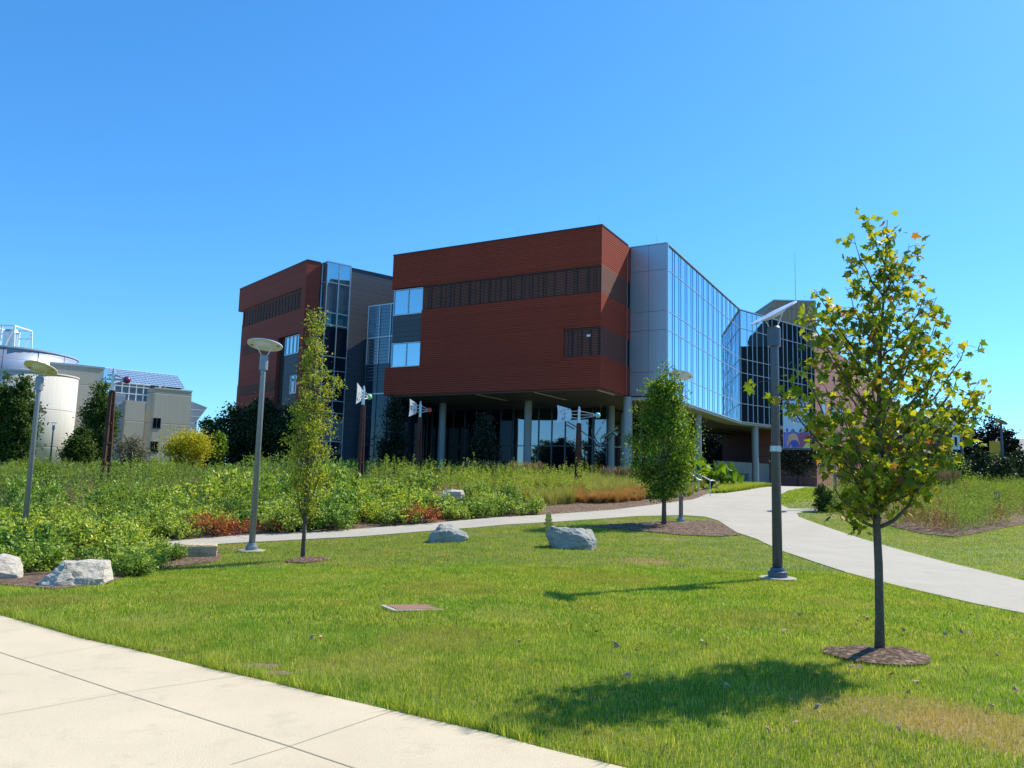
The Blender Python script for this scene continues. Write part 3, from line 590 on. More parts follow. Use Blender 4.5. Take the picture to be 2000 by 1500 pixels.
# neighbour outside the frame, seen mirrored in the curtain wall
nbr = empty('campus_hall', (98, 90, 1.58), 'dark stepped hall mirrored in the far end of the curtain wall', 'building')
mb = bmb(nbr); mb.box(88, 110, 70, 88, 0, 26.5); mb.box(89, 110, 88.01, 103, 0, 32); mb.build('wall', M_['dark'], nbr)
mb = bmb(nbr); 
for y_ in range(72, 100, 6):
    mb = bmb(nbr); mb.box(87.9 if y_ < 87 else 88.9, 88 if y_ < 87 else 89, y_, y_+2.8, 8, 10.5); mb.build('window', M_['glass3'], nbr)
# house at far right
q = atY(1968, 893, 95)
hs_ = empty('house', (q[0]+5, 100, 1.58), 'distant house with grey pitched roof at the right edge behind the trees', 'house')
x0 = q[0]-1.5; zz = atY(1990, 868, 95)[2]; ze = atY(1990, 893, 95)[2]
mb = bmb(hs_); mb.box(x0, x0+12, 95, 103, Z0, ze); mb.build('wall', M_['conl'], hs_)
mb = bmb(hs_); mb.add([(x0-.5, 94.5, ze), (x0+12.5, 94.5, ze), (x0+12.5, 103.5, ze), (x0-.5, 103.5, ze), (x0+1.5, 99, zz+1), (x0+10, 99, zz+1)], [(0, 1, 5, 4), (1, 2, 5), (2, 3, 4, 5), (3, 0, 4), (3, 2, 1, 0)]); mb.build('roof', M_['stone'], hs_)
# concrete complex, left
cc = empty('concrete_building', (-52, 80, 1.5), 'pale concrete building with round stair tower and silver metal drum', 'building')
cc2 = empty('greenhouse_hall', (-36, 92, 1.5), 'beige concrete hall block with glass greenhouse roof and small dark windows', 'building')
def lathe_cc(name, px_right, py, Y, r, z0, z1, m, root=cc):
    e = atY(px_right, py, Y); mb = bmb(root); mb.lathe([(r, z0), (r, z1)], (e[0]-r*1.0, Y, 0), 64); o = mb.build(name, m, root); 
    o.data.polygons.foreach_set('use_smooth', [True]*64+[False]*2); return e[0]-r
zct = atY(140, 737, 72)[2]; zdr = atY(131, 690, 80)[2]-.75
cx = lathe_cc('stair_tower', 140, 760, 72, 3.9, 0, zct, M_['conl'])
dx = lathe_cc('metal_drum', 131, 720, 80, 7.4, zct-.8, zdr+.35, M_['metalp'])
mb = bmb(cc); mb.lathe([(7.5, zdr+.35), (7.5, zdr+.5)], (dx, 80, 0), 64); mb.build('drum_rim', M_['mull'], cc)
for t in np.arange(-2.6, .4, .42):
    mb = bmb(cc); mb.box(dx+7.4*math.cos(t)-.02, dx+7.4*math.cos(t)+.02, 80+7.41*math.sin(t)-.02, 80+7.41*math.sin(t)+.02, zct, zdr+.3); mb.build('drum_joint', M_['siding'], cc)
mb = bmb(cc); mb.lathe([(3.98, zct), (3.98, zct+.12)], (cx, 72, 0), 64); mb.build('tower_rim', M_['conl'], cc)
FC = Fr(atY(131, 800, 79)[:2], [math.cos(R(43)), math.sin(R(43))], [-math.sin(R(43)), math.cos(R(43))])
mb = bmb(cc); a1_ = FC.a(200, 760)[0]; zz = FC.a(165, 717)[1]; FC.box(mb, -14, a1_, 0, 10, 0, zz); mb.box(dx-9, cx-1, 73, 80, 0, zct-.05); mb.build('wall', M_['conc'], cc)
mb = bmb(cc); FC.box(mb, -14.02, a1_+.05, -.08, 10, zz, zz+.2); mb.build('parapet', M_['mull'], cc)
mb = bmb(cc); e = atY(7, 722, 71.5); e1 = atY(37, 745, 71.5); mb.box(e[0], e1[0], 71.5, 73.5, e1[2]-1, e[2]); mb.build('roof_box', M_['siding'], cc)
# scaffold
e = atY(-15, 672, 82); e1 = atY(40, 640, 82)
sc_ = cc
mb = bmb(sc_); x0, x1, z0, z1 = e[0], e1[0], zdr+.3, e1[2]
for x_ in (x0, x0+1.5, x1): 
    for y_ in (81, 84): mb.tube([(x_+(.25 if x_ == x1 else 0), y_, z0), (x_, y_, z1)], .09, 6)
for y_ in (81, 84):
    mb.tube([(x0, y_, z1), (x1, y_, z1)], .09, 6); mb.tube([(x0, y_, z1-.9), (x1, y_, z1-.9)], .07, 6); mb.tube([(x1, y_, z1-.2), (x1-1.3, y_, z0)], .06, 6)
for x_ in (x0, x1): mb.tube([(x_, 81, z1), (x_, 84, z1)], .08, 6)
mb.build('scaffold', M_['white'], sc_); mb = bmb(sc_); mb.lathe([(.75, z0), (.75, z1-.5), (.6, z1-.2)], ((x0+x1)/2+.2, 82.5, 0), 24); mb.build('flue', M_['steel'], sc_, smooth=False)
FD = Fr(atY(288, 800, 86)[:2], FC.A, FC.B)
def fa(px, py, b=0): return FD.a(px, py, b)
rb0, rz = fa(286, 757); rb1 = fa(375, 766)[0]
mb = bmb(cc2); r_ = 1.0
pl = [FD.w(rb0+r_*(1-math.sin(t)), r_*(1-math.cos(t))) for t in np.linspace(0, math.pi/2, 8)]
mb.prism([FD.w(rb1, 0)]+pl+[FD.w(rb0, 9), FD.w(rb1, 9)], 0, rz); mb.build('wall', M_['conc'], cc2)
mb = bmb(cc2); FD.box(mb, rb0+.9, rb1+.05, -.06, 8.9, rz, rz+.15); mb.build('parapet', M_['conl'], cc2)
c0, cz = fa(243, 782); c1 = fa(280, 786)[0]
mb = bmb(cc2); FD.box(mb, c0, c1, -.8, 6, 0, cz); FD.box(mb, c1, rb0, 2.5, 6, 0, cz); mb.build('bay_wall', M_['conc'], cc2)
m0, mz = fa(196, 768); mb = bmb(cc2); FD.box(mb, m0, c0-.01, -.3, 6, 0, mz+.1); mb.build('metal_wall', M_['metalp'], cc2)
for x0_, x1_, y0_, y1_ in ((300, 312, 816, 836), (295, 307, 862, 883), (297, 303, 905, 917)):
    aa, z1_ = fa(x0_, y0_, 0); ab, z0_ = fa(x1_, y1_, 0); mb = bmb(cc2); FD.box(mb, aa, ab, -.02, 0, z0_, z1_); o = mb.build('window', M_['glass3'], cc2)
    mb = bmb(cc2); FD.box(mb, aa-.1, ab+.1, -.06, -.021, z0_-.1, z0_); FD.box(mb, aa-.06, aa, -.06, -.021, z0_, z1_); FD.box(mb, ab, ab+.06, -.06, -.021, z0_, z1_); FD.box(mb, (aa+ab)/2-.03, (aa+ab)/2+.03, -.05, -.021, z0_, z1_); mb.build('frame', M_['mulld'], o)
# sloped wing beyond
s0 = fa(374, 790, 1.5); s1 = fa(405, 796, 1.5); s2 = fa(385, 822, 1.5)
mb = bmb(cc2); zt_ = fa(376, 781, 1.5)[1]
P_ = [(rb1+.02, zt_), (s1[0], s1[1]), (s2[0], s2[1]), (s2[0], 0), (rb1+.02, 0)]
mb.add([(*FD.w(a_, 1.5), z_) for a_, z_ in P_]+[(*FD.w(a_, 7), z_) for a_, z_ in P_], [(0, 1, 2, 3, 4)[::-1], (5, 6, 7, 8, 9), (0, 5, 6, 1)[::-1], (1, 6, 7, 2)[::-1], (2, 7, 8, 3)[::-1]]); mb.build('metal_wing', M_['metalp'], cc2)
# greenhouse
g0, gzr = FD.a(205, 719, 4.5); g1_ = FD.a(345, 735, 4.5)[0]; ge, gze = FD.a(205, 764, .3); ge1 = FD.a(361, 761, .3)[0]
gzr_ = FD.a(280, 727, 4.5)[1]; gze = rz+.35
def gp(u, v):  # u along, v up the slope
    a_ = (1-v)*(g0+(ge1-g0)*u)+v*(g0+(g1_-g0)*u); return (*FD.w(a_, .3+4.2*v), gze+(gzr_-gze)*v)
mb = bmb(cc2); mb.add([gp(0, 0), gp(1, 0), gp(1, 1), gp(0, 1), (*FD.w(ge1, 9), gze), (*FD.w(g0, 9), gze)], [(0, 1, 2, 3), (3, 2, 4, 5), (1, 4, 2), (0, 3, 5)]); 
FD.box(mb, g0, rb0+.5, .35, .5, mz-1.5, gze); M_['glass5'] = glass('greenhouse_glass', base=(.16, .27, .36), f0=.3, f1=.8, tint=(.8, .92, 1)); gho = mb.build('greenhouse_glass', M_['glass5'], cc2)
mb = bmb(cc2)
up_ = np.array([0, 0, .05])
for u in np.linspace(0, 1, 19): mb.tube([np.array(gp(u, 0))+up_, np.array(gp(u, 1))+up_], .028, 4)
for v in np.linspace(0, 1, 8): mb.tube([np.array(gp(0, v))+up_, np.array(gp(1, v))+up_], .025, 4)
for a_ in np.arange(g0, rb0+.4, .75): FD.box(mb, a_, a_+.08, .25, .345, mz-1.5, gze)
for z_ in (mz-.6, mz+.2, mz+1., gze-.1): FD.box(mb, g0, rb0+.5, .24, .343, z_, z_+.1)
mb.build('glazing_bar', M_['white'], gho)
# ------------------------------------------------------------------ lamps
def lamp(loc, h, label, tiltx, tilty, pole='pole', disc='lampwhite', r=.42, group='street lamps with round discs', base=True, pr=.075):
    o = empty('street_lamp', loc, label, 'street lamp', group)
    b = MB()
    b.tube([(0, 0, .06), (0, 0, h-.62), (0, 0, h-.6)], [pr, pr*.78, pr*.78], 20).build('pole', M_[pole], o, smooth=True)
    MB().lathe([(pr*1.35, h-.62), (pr*1.35, h-.28), (pr*1.1, h-.25)], n=20).build('collar', M_[pole], o)
    MB().lathe([(pr*1.9, .03), (pr*1.9, .13), (pr*1.5, .14), (pr*1.3, .2)], n=20).build('base_plate', M_[pole], o)
    if base: MB().lathe([(.32, -.15), (.32, .03), (.30, .035)], n=28).build('footing', M_['path'], o)
    tl = Matrix.Rotation(R(tiltx), 3, 'X') @ Matrix.Rotation(R(tilty), 3, 'Y')
    MB().lathe([(.001, -.045), (r*.5, -.04), (r*.55, -.012), (r, -.008), (r, .012), (r*.55, .02), (r*.3, .035), (.001, .04)], (0, 0, h), 40, tl).build('disc', M_[disc], o, smooth=False)
    MB().lathe([(.001, -.075), (r*.3, -.07), (r*.46, -.046), (r*.46, -.03)], (0, 0, h), 32, tl).build('lens', M_[disc], o, smooth=True)
    for s in (-1, 1):
        p = tl @ Vector((s*.2, 0, -.03)); MB().tube([(s*.05, 0, h-.3), (p.x, p.y, p.z+h)], .011, 6).build('bracket', M_[disc], o)
        c = tl @ Vector((s*r*.78, 0, -.02)); MB().lathe([(.035, -.012), (.04, 0), (.035, .008)], (c.x, c.y, c.z+h), 12, tl).build('spotlight', M_['lens'], o)
    return o
def lamp_px(px, py, top_py, Y=None, **k):
    g = gnd(px, py) if Y is None else np.array([*atY(px, py, Y)[:2], 0]); 
    if Y is not None: g[2] = T(g[0], g[1])
    t = atY(px, top_py, g[1]); return g, float(t[2]-g[2])
g, h = lamp_px(491, 1077, 673); lamp(g, h, 'grey lamp post with white disc on the lawn left of the slim young tree', -12, 2)
g, h = lamp_px(1330, 1021, 733); lamp(g, h, 'grey lamp post with white disc directly behind the small green maple', -14, 8)
L5, h5 = lamp_px(1519, 1131, 612); lamp5 = lamp(L5, h5, 'dark grey lamp post with tilted disc carrying the printed banner, in front of glass wall', 6, -30, 'poled', r=.45, pr=.088)
g, h = lamp_px(47, 1040, 718, 21); lamp(g, h, 'leftmost lamp post, leaning in view, with yellowish dish over the shrubs', -20, 4, disc='yellowish', base=False)
g, h = lamp_px(1632, 993, 820); lamp(g, h, 'grey lamp post standing behind the big young maple at the path fork', -10, 0)
g, h = lamp_px(94, 940, 890, 62); lamp(g, 3.6+0*h, 'tiny distant lamp post in front of the round concrete tower', 5, 0)
# banner
bn = empty('banner', (L5[0]+.10, L5[1]-.02, L5[2]+2.55), 'pale blue printed banner lettered ONWARD hanging from the dark grey lamp post', 'banner', rz=R(-8))
def mm(name, c, r=.6): M_[name] = pmat(name, c, r, 0, .05); return M_[name]
z1_ = atY(1540, 783, L5[1])[2]-bn.location.z; z0_ = atY(1545, 875, L5[1])[2]-bn.location.z; bw = .49
MB().box(.03, bw, -.004, .004, z0_, z1_).build('cloth', mm('banner_cloth', (.48, .62, .85)), bn)
def txt(s, size, loc, m, parent, rx=math.pi/2, w=1., name='lettering', bold=.0):
    cu = bpy.data.curves.new(name, 'FONT'); cu.body = s; cu.size = size; cu.extrude = .0006; cu.offset = bold; cu.align_x = 'LEFT'
    o = bpy.data.objects.new(name, cu); C.objects.link(o); dg = bpy.context.evaluated_depsgraph_get()
    me = bpy.data.meshes.new_from_object(o.evaluated_get(dg)); bpy.data.objects.remove(o); me.materials.clear(); me.materials.append(m)
    q = link(name, me, parent); q.rotation_euler = (rx, 0, 0); q.location = loc; q.scale = (w, 1, 1); return q
ink = mm('ink', (.02, .03, .07)); txt('ONWARD', .15, (.045, -.006, z1_-.15), ink, bn, w=.70, bold=.003); txt('TOGETHER', .062, (.09, -.006, z1_-.225), ink, bn, w=.95); txt('NO', .12, (.17, -.006, z1_-.39), ink, bn, w=.9)
mb = MB(); mb.add([(.035, -.0045, z0_+.003), (bw-.005, -.0045, z0_+.003), (bw-.005, -.0045, z0_+.27), (.42, -.0045, z0_+.30), (.33, -.0045, z0_+.26), (.2, -.0045, z0_+.31), (.1, -.0045, z0_+.27), (.035, -.0045, z0_+.29)], [tuple(range(8))]); mb.build('printed_crowd', mm('crowd', (.16, .13, .50)), bn)
def fig(cx, w_, h_, c, hc, i):
    mb = MB(); y = -.005-.0008*i
    pts = [(-.5, 0), (.5, 0), (.55, .45), (.8, .1), (.95, .2), (.62, .8), (.3, .9), (.12, .95), (-.12, .95), (-.3, .9), (-.62, .8), (-.95, .2), (-.8, .1), (-.55, .45)]
    mb.add([(cx+p[0]*w_, y, z0_+.01+p[1]*h_) for p in pts], [tuple(range(len(pts)))]); mb.build('printed_figure', mm('fig%d' % i, c), bn)
    mb = MB(); mb.add([(cx+w_*.28*math.cos(t), y-.0003, z0_+.01+h_*1.08+h_*.15*math.sin(t)) for t in np.linspace(0, 2*math.pi, 14)[:-1]], [tuple(range(13))]); mb.build('printed_head', mm('head%d' % i, hc), bn)
for i, (cx_, w_, h_, c_, hc_) in enumerate([(.10, .07, .28, (.22, .20, .58), (.12, .12, .42)), (.44, .08, .27, (.38, .06, .10), (.25, .2, .35)), (.35, .085, .29, (.30, .09, .22), (.25, .35, .45)), (.20, .12, .27, (.65, .38, .25), (.16, .17, .38)), (.22, .10, .14, (.08, .08, .42), (.65, .38, .25))]): fig(cx_, w_, h_, c_, hc_, i)
mb = MB(); mb.add([(.36, -.012, z0_+.003), (bw-.005, -.012, z0_+.003), (bw-.005, -.012, z0_+.2)], [(0, 1, 2)]); mb.build('printed_corner', mm('fcorner', (.62, .58, .18)), bn)
MB().tube([(-.05, 0, z1_+.02), (bw+.02, 0, z1_+.02)], .014, 8).build('banner_rod', M_['poled'], bn); MB().tube([(-.05, 0, z0_-.02), (bw+.02, 0, z0_-.02)], .014, 8).build('banner_rod', M_['poled'], bn)
for z_ in (z1_+.02, z0_-.02): MB().lathe([(.1, z_-.05), (.1, z_+.05)], (-.10, .02, 0), 20).build('clamp', M_['steel'], bn)
# distant banner lamps
for px, y0, y1, Y_, side, col_, lab, dk in ((1882, 958, 806, 62, -1, 'white', 'distant lamp post with black and white banner before dark evergreens', 1), (1961, 940, 826, 66, -1, 'ybanner', 'distant lamp post with golden yellow banner at the far right', 0)):
    if col_ == 'ybanner': M_['ybanner'] = pmat('golden_banner', (.72, .38, .02), .6, 0, .05)
    g = atY(px, 945, Y_); g[2] = T(g[0], g[1]); h = atY(px, y1, Y_)[2]-g[2]; s = Y_/1500
    o = empty('banner_lamp', g, lab, 'lamp post'); MB().tube([(0, 0, 0), (0, 0, h)], [.13, .09], 10).build('pole', M_['poled'], o)
    MB().lathe([(.5, -.02), (.55, .0), (.5, .02)], (0, 0, h+.1), 20, Matrix.Rotation(R(28), 3, 'Y')).build('disc', M_['steel'], o)
    bz1 = h-(.8 if dk else 1.6); bz0 = bz1-(2.2 if dk else 2.6); bx = 26*s*1.0
    MB().box(-bx*.95, -.16, -.02, .02, bz0, bz1).build('banner', M_[col_], o)
    if dk:
        mb = MB(); mb.add([(-bx*.85, -.025, bz0+.2), (-bx*.7, -.025, bz0+.2), (-bx*.7, -.025, bz1-.3), (-bx*.85, -.025, bz1-.9)], [(0, 1, 2, 3)]); mb.add([(-bx*.55, -.025, bz0+.2), (-bx*.35, -.025, bz0+.2), (-bx*.35, -.025, bz0+1.0), (-bx*.55, -.025, bz0+1.0)], [(0, 1, 2, 3)]); mb.add([(-bx*.62, -.025, bz1-.2), (-bx*.25, -.025, bz1-.2), (-bx*.3, -.025, bz1-.8)], [(0, 1, 2)][::-1]); mb.build('banner_mark', M_['fin'], o)
    else:
        mb = MB(); 
        for z_ in (bz0+.6, bz0+.9): mb.box(-bx*.7, -bx*.3, -.025, -.021, z_, z_+.12)
        mb.build('banner_mark', M_['white'], o)
# ------------------------------------------------------------------ vane sculptures
def vane(px, py_pivot, Y, lab, rot, ballc, vanec, w_=2.2, vh=1., postw=.26):
    q = atY(px, py_pivot, Y); zg = float(T(q[0], q[1])); h = q[2]-zg
    o = empty('vane_sculpture', (q[0], q[1], zg), lab, 'sculpture', 'wind vane sculptures on rusty posts')
    hp = h-.5
    mb = MB()
    for k in range(3):
        a = 2*math.pi*k/3+.4; mb.tube([(postw*1.5*math.cos(a), postw*1.5*math.sin(a), -.2), (postw*.55*math.cos(a), postw*.55*math.sin(a), hp)], .075, 6)
    for z_ in np.arange(.6, hp, .8):
        rr = (postw*1.5+(postw*.55-postw*1.5)*z_/hp); mb.lathe([(rr+.02, z_), (rr+.02, z_+.05)], n=12)
    mb.build('post', M_['rust'], o)
    MB().lathe([(postw*.9, hp), (postw*.9, hp+.05)], n=16).build('cap_plate', M_['rust'], o)
    MB().tube([(0, 0, hp), (0, 0, hp+.75), (0, 0, hp+.95)], [.075, .075, .03], 12).build('spindle', M_['steel'], o)
    hd = bpy.data.objects.new('vane_head', None)
    mb = MB(); c, s = math.cos(R(rot)), math.sin(R(rot)); rp = lambda x, y, z: (x*c-y*s, x*s+y*c, z)
    zc_ = h
    for dz in (-.2, 0, .2): mb.tube([rp(-.45*w_/2.2, 0, zc_+dz*.8), rp(0, 0, zc_+dz), rp(.8*w_/2.2, 0, zc_+dz*.35), rp(.92*w_/2.2, 0, zc_)], .03, 6)
    mb.build('arm', M_['steel'], o)
    MB().sphere(rp(1.05*w_/2.2, 0, zc_), .15, 10).build('ball', ballc, o, smooth=True)
    L = w_/2.2
    prof = [(-.42*L, -.2), (-.42*L, .2), (-.5*L, .3), (-1.25*L, .48), (-1.22*L, .3), (-1.2*L, .05), (-1.22*L, -.25), (-1.28*L, -.5), (-.5*L, -.3)]
    mb = MB(); n = len(prof); prof = [(x, z*vh) for x, z in prof]; mb.add([rp(x, y, zc_+z) for y in (-.012, .012) for x, z in prof], [tuple(range(n)), tuple(range(n, 2*n))[::-1]]+[(i, (i+1) % n, n+(i+1) % n, n+i) for i in range(n)]); vo = mb.build('vane', vanec, o)
    mb = MB(); rg = np.random.default_rng(int(px))
    for _ in range(8 if vh == 1 else 1):
        x_, z_ = -.6*L-.5*L*rg.random(), (rg.random()-.5)*.55*vh
        for t in range(3):
            a = 2.1*t+.5; mb.tube([rp(x_, -.02, zc_+z_), rp(x_+.08*math.cos(a), -.02, zc_+z_+.08*math.sin(a))], .009, 4)
    mb.build('molecule_pattern', M_['mulld'], vo)
    return o
mm('ball_purple', (.16, .02, .10), .3); mm('ball_red', (.6, .03, .05), .3); mm('ball_cyan', (.25, .62, .72), .3); mm('ball_green', (.25, .6, .25), .3); mm('vane_blue', (.55, .68, .8), .4); mm('vane_white', (.50, .53, .56), .4)
vane(221, 741, 31, 'rusty post sculpture with purple ball before the concrete hall', 8, M_['ball_purple'], M_['steel'], 1.1, .12, postw=.12)
vane(710, 772, 36, 'rusty post sculpture with green emblem turned edge-on beside the dark glass wing', 80, M_['ball_green'], M_['vane_white'], 1.55, postw=.09)
vane(821, 799, 43, 'rusty post sculpture with red ball left of the first column', 58, M_['ball_red'], M_['vane_white'], 1.7, postw=.12)
vane(1131, 810, 41, 'rusty post sculpture with cyan ball and pale blue vane under the overhang', 3, M_['ball_cyan'], M_['vane_blue'], 2.1, postw=.13)
# hanging sculpture under the overhang
q = atY(1175, 760, 57)
hg = empty('hanging_sculpture', (q[0], 57, 7.38), 'bundle of curved pipes hanging under the overhang near the corner column', 'sculpture')
def hp_(px, py, Y_=57): v = atY(px, py, Y_)-np.array([q[0], 57, 7.38]); return tuple(v)
def bez(p, n=14):
    p = [np.array(x) for x in p]; out = []
    for i in range(len(p)-1):
        a, b_, c_, d_ = p[max(i-1, 0)], p[i], p[i+1], p[min(i+2, len(p)-1)]
        for t in np.linspace(0, 1, n, endpoint=False): out.append(.5*((2*b_)+(-a+c_)*t+(2*a-5*b_+4*c_-d_)*t*t+(-a+3*b_-3*c_+d_)*t**3))
    return out+[p[-1]]
mb = MB(); mb.tube(bez([hp_(1155, 838), hp_(1158, 855), hp_(1166, 869), hp_(1176, 871), hp_(1186, 865), hp_(1198, 847)]), .05, 8); mb.tube(bez([hp_(1156, 838, 57.5), hp_(1166, 862, 57.5), hp_(1176, 866, 57.5), hp_(1188, 852, 57.5), hp_(1200, 842, 57.5)]), .04, 8); mb.build('curved_pipe', M_['mulld'], hg, smooth=True)
for a_, b_ in (((1108, 824), (1126, 834)), ((1136, 842), (1160, 860)), ((1105, 829), (1122, 838)), ((1163, 851), (1174, 834)), ((1172, 858), (1206, 834)), ((1176, 828), (1183, 819)), ((1145, 824), (1151, 833)), ((1196, 842), (1206, 834))):
    MB().tube([hp_(*a_), hp_(*b_)], .045, 8).build('pipe', M_['steel'], hg)
MB().tube([hp_(1198, 844), hp_(1206, 848)], [.1, .22], 12).build('pipe_end', M_['steel'], hg)
MB().tube([hp_(1166, 862), (0, 0, 0)], .006, 4).build('cable', M_['steel'], hg)
# ------------------------------------------------------------------ rocks, hydrant, cover, rail, sign, bench
from mathutils import noise as mn
OUTL = {'chunk': [(0, .25), (.12, .6), (.28, .95), (.5, 1.0), (.95, .95), (1, .3), (.93, -.15), (.5, -.2), (.06, -.1)],
        'hump': [(0, -.1), (.08, .45), (.3, 1), (.5, .97), (.9, .6), (1, .3), (.98, -.1)],
        'slab': [(.02, .72), (.1, 1), (.5, 1), (.82, .88), (.93, .55), (1, .1), (.95, -.1), (.12, -.1)],
        'block': [(0, -.1), (0, .9), (.04, 1), (.96, .97), (1, .88), (.99, -.1)]}
def rock(px0, px1, ptop, pbase, label, m='rock', depth=.6, seed=0, kind='chunk', rough=1., fr=.8):
    g = gnd((px0+px1)/2, pbase); s_ = g[1]/FPX; w_ = (px1-px0)*s_*.87; h_ = (pbase-ptop)*s_*.9; rg = np.random.default_rng(seed); bm = bmesh.new(); k = .8 if kind != 'block' else .96
    for yy, sc, zs in ((-.5, k, fr if kind != 'block' else .97), (-.22, 1.0, .95 if kind != 'block' else 1), (.12, 1.02, 1), (.5, .82 if kind != 'block' else .97, .9)):
        for x_, z_ in OUTL[kind]:
            jx, jz = rg.normal(size=2)*(.05 if kind != 'block' else .012); bm.verts.new((((x_-.5)*sc+jx)*w_, (yy+rg.normal()*.05)*depth, ((.35+(z_-.35)*sc)*zs+jz)*h_ if z_ > 0 else z_*h_))
    r = bmesh.ops.convex_hull(bm, input=bm.verts); bmesh.ops.delete(bm, geom=[v for v in bm.verts if not v.link_faces], context='VERTS')
    for _ in range(4):
        L_ = max(e.calc_length() for e in bm.edges); ed = [e for e in bm.edges if e.calc_length() > max(.035, L_*.4)]
        if ed: bmesh.ops.subdivide_edges(bm, edges=ed, cuts=1, use_grid_fill=False); bmesh.ops.triangulate(bm, faces=[f for f in bm.faces if len(f.verts) > 3])
    bm.normal_update()
    for v in bm.verts:
        p = v.co; a = mn.fractal(Vector((p.x*2.2+seed, p.y*2.2, p.z*3)), .9, 2.1, 4); b_ = mn.fractal(Vector((p.x*5+seed, p.y*5, p.z*16)), .8, 2, 5); c_ = abs(mn.noise(Vector((p.x*3.1+seed, p.y*3, p.z*4+9))))
        v.co = p+v.normal*(w_*rough*(.030*a+.014*b_-.05*max(0, .12-c_)*3))
    me = bpy.data.meshes.new('boulder'); bm.to_mesh(me); bm.free(); me.materials.append(M_[m]); me.update()
    o = link('boulder', me); an = math.atan2(g[0], g[1]); o.location = (g[0]+depth*.4*math.sin(an), g[1]+depth*.4*math.cos(an), g[2]); o.rotation_euler = (0, 0, -an); return tag(o, label, 'rock', 'landscape boulders')
rock(86, 214, 1096, 1146, 'large white angular boulder at the front of the leftmost shrubs', 'rock', .8, 11, fr=.4)
rock(-40, 42, 1085, 1135, 'white boulder cut off by the left edge of the photo', 'rock', .7, 4, 'slab', fr=.45)
rock(262, 325, 1059, 1083, 'pale boulder half hidden by shrubs left of the squared block', 'rock', .5, 6, 'slab')
rock(345, 425, 1061, 1091, 'squared tan stone block left of the lamp post', 'rockb', .5, 8, 'block', .6)
rock(830, 919, 1024, 1059, 'low blue grey rounded boulder on the lawn beside the path', 'rockg', .7, 21, 'hump')
rock(1062, 1171, 1030, 1072, 'largest blue grey boulder with white top on the lawn before the hydrant', 'rockg', .75, 33, 'slab')
rock(856, 908, 954, 978, 'small white boulder among the shrubs above the path', 'rock', .6, 14, 'chunk')
rock(1081, 1116, 941, 951, 'small flat pale stone in the upper planting', 'rock', .7, 17, 'block')
rock(1735, 1778, 992, 1000, 'flat grey stone slab in the right planting bed', 'rock', .5, 19, 'block')
g = gnd(1071, 1036); hy = empty('fire_hydrant', g, 'faded yellow fire hydrant behind the largest boulder', 'fire hydrant'); s = g[1]/FPX; hh = (1036-1003)*s
k_ = hh/.75
MB().lathe([(.16*k_, -.05), (.16*k_, .04), (.125*k_, .05), (.125*k_, .42*k_), (.165*k_, .43*k_), (.165*k_, .49*k_), (.125*k_, .50*k_), (.12*k_, .66*k_), (.08*k_, .73*k_), (.03*k_, .75*k_)], n=20).build('barrel', M_['hyd'], hy)
for a in (0, math.pi, -math.pi/2):
    MB().tube([(.05*math.cos(a), .05*math.sin(a), .3*k_), (.18*k_*math.cos(a), .18*k_*math.sin(a), .3*k_), (.2*k_*math.cos(a), .2*k_*math.sin(a), .3*k_)], [.06*k_, .06*k_, .05*k_], 12).build('nozzle_cap', M_['hyd'], hy)
MB().tube([(0, 0, .73*k_), (0, 0, .8*k_)], .025*k_, 6).build('top_nut', M_['hyd'], hy)
# utility cover
g = gnd(805, 1188); uc = empty('utility_cover', (g[0], g[1], g[2]), 'sunken concrete utility cover with rusty lid in the lawn', 'utility cover')
MB().box(-.34, .34, -.26, .26, -.05, .012).build('concrete_ring', M_['path'], uc); mm('lid', (.27, .13, .09), .8); MB().box(-.27, .27, -.2, .2, .012, .018).build('lid', M_['lid'], uc)
uc.rotation_euler = (R(-1.5), R(2.5), R(28)); UC = (g[0], g[1])
# handrail
hr = empty('handrail', gnd(1340, 972), 'galvanised stair handrail beside the ornamental grasses', 'handrail'); hl = np.array(hr.location); Yh = hl[1]
def hh_(px, py, dy=0): return tuple(atY(px, py, Yh+dy)-hl)
for dy, pts in ((0, ((1336, 919), (1341, 920), (1365, 937), (1372, 938))), (1.3, ((1347, 918), (1353, 920), (1387, 938), (1397, 939)))):
    MB().tube([hh_(a_, b_, dy) for a_, b_ in pts], .03, 8).build('rail', M_['steel'], hr, smooth=True)
    for a_, b_ in (pts[1], pts[2]):
        t = hh_(a_, b_, dy); MB().tube([t, (t[0], t[1], min(0, t[2])-.3)], .022, 8).build('rail_post', M_['steel'], hr)
g = gnd(1949, 1000); sg = empty('sign_post', (g[0], g[1], g[2]), 'small dark sign stake standing in the right planting bed', 'sign'); s = g[1]/FPX
hs2 = 37*s; MB().box(-.09, -.05, -.02, .02, -.1, hs2-.25).build('leg', M_['poled'], sg); MB().box(.05, .09, -.02, .02, -.1, hs2-.25).build('leg', M_['poled'], sg); MB().box(-.11, .11, -.03, .03, hs2-.25, hs2+.02).build('sign_panel', M_['poled'], sg)
MB().box(-.03, .03, -.035, -.031, hs2-.2, hs2-.05).build('sign_mark', M_['steel'], sg)
g = atY(1988, 940, 52); g[2] = T(g[0], g[1]); be = empty('bench', g, 'pale stone bench far back in the right planting', 'bench')
MB().box(-1., 1., -.25, .25, .42, .52).build('seat', M_['conl'], be, bevel=.02)
for x_ in (-.7, .7): MB().box(x_-.12, x_+.12, -.2, .2, -.1, .42).build('leg', M_['conl'], be)
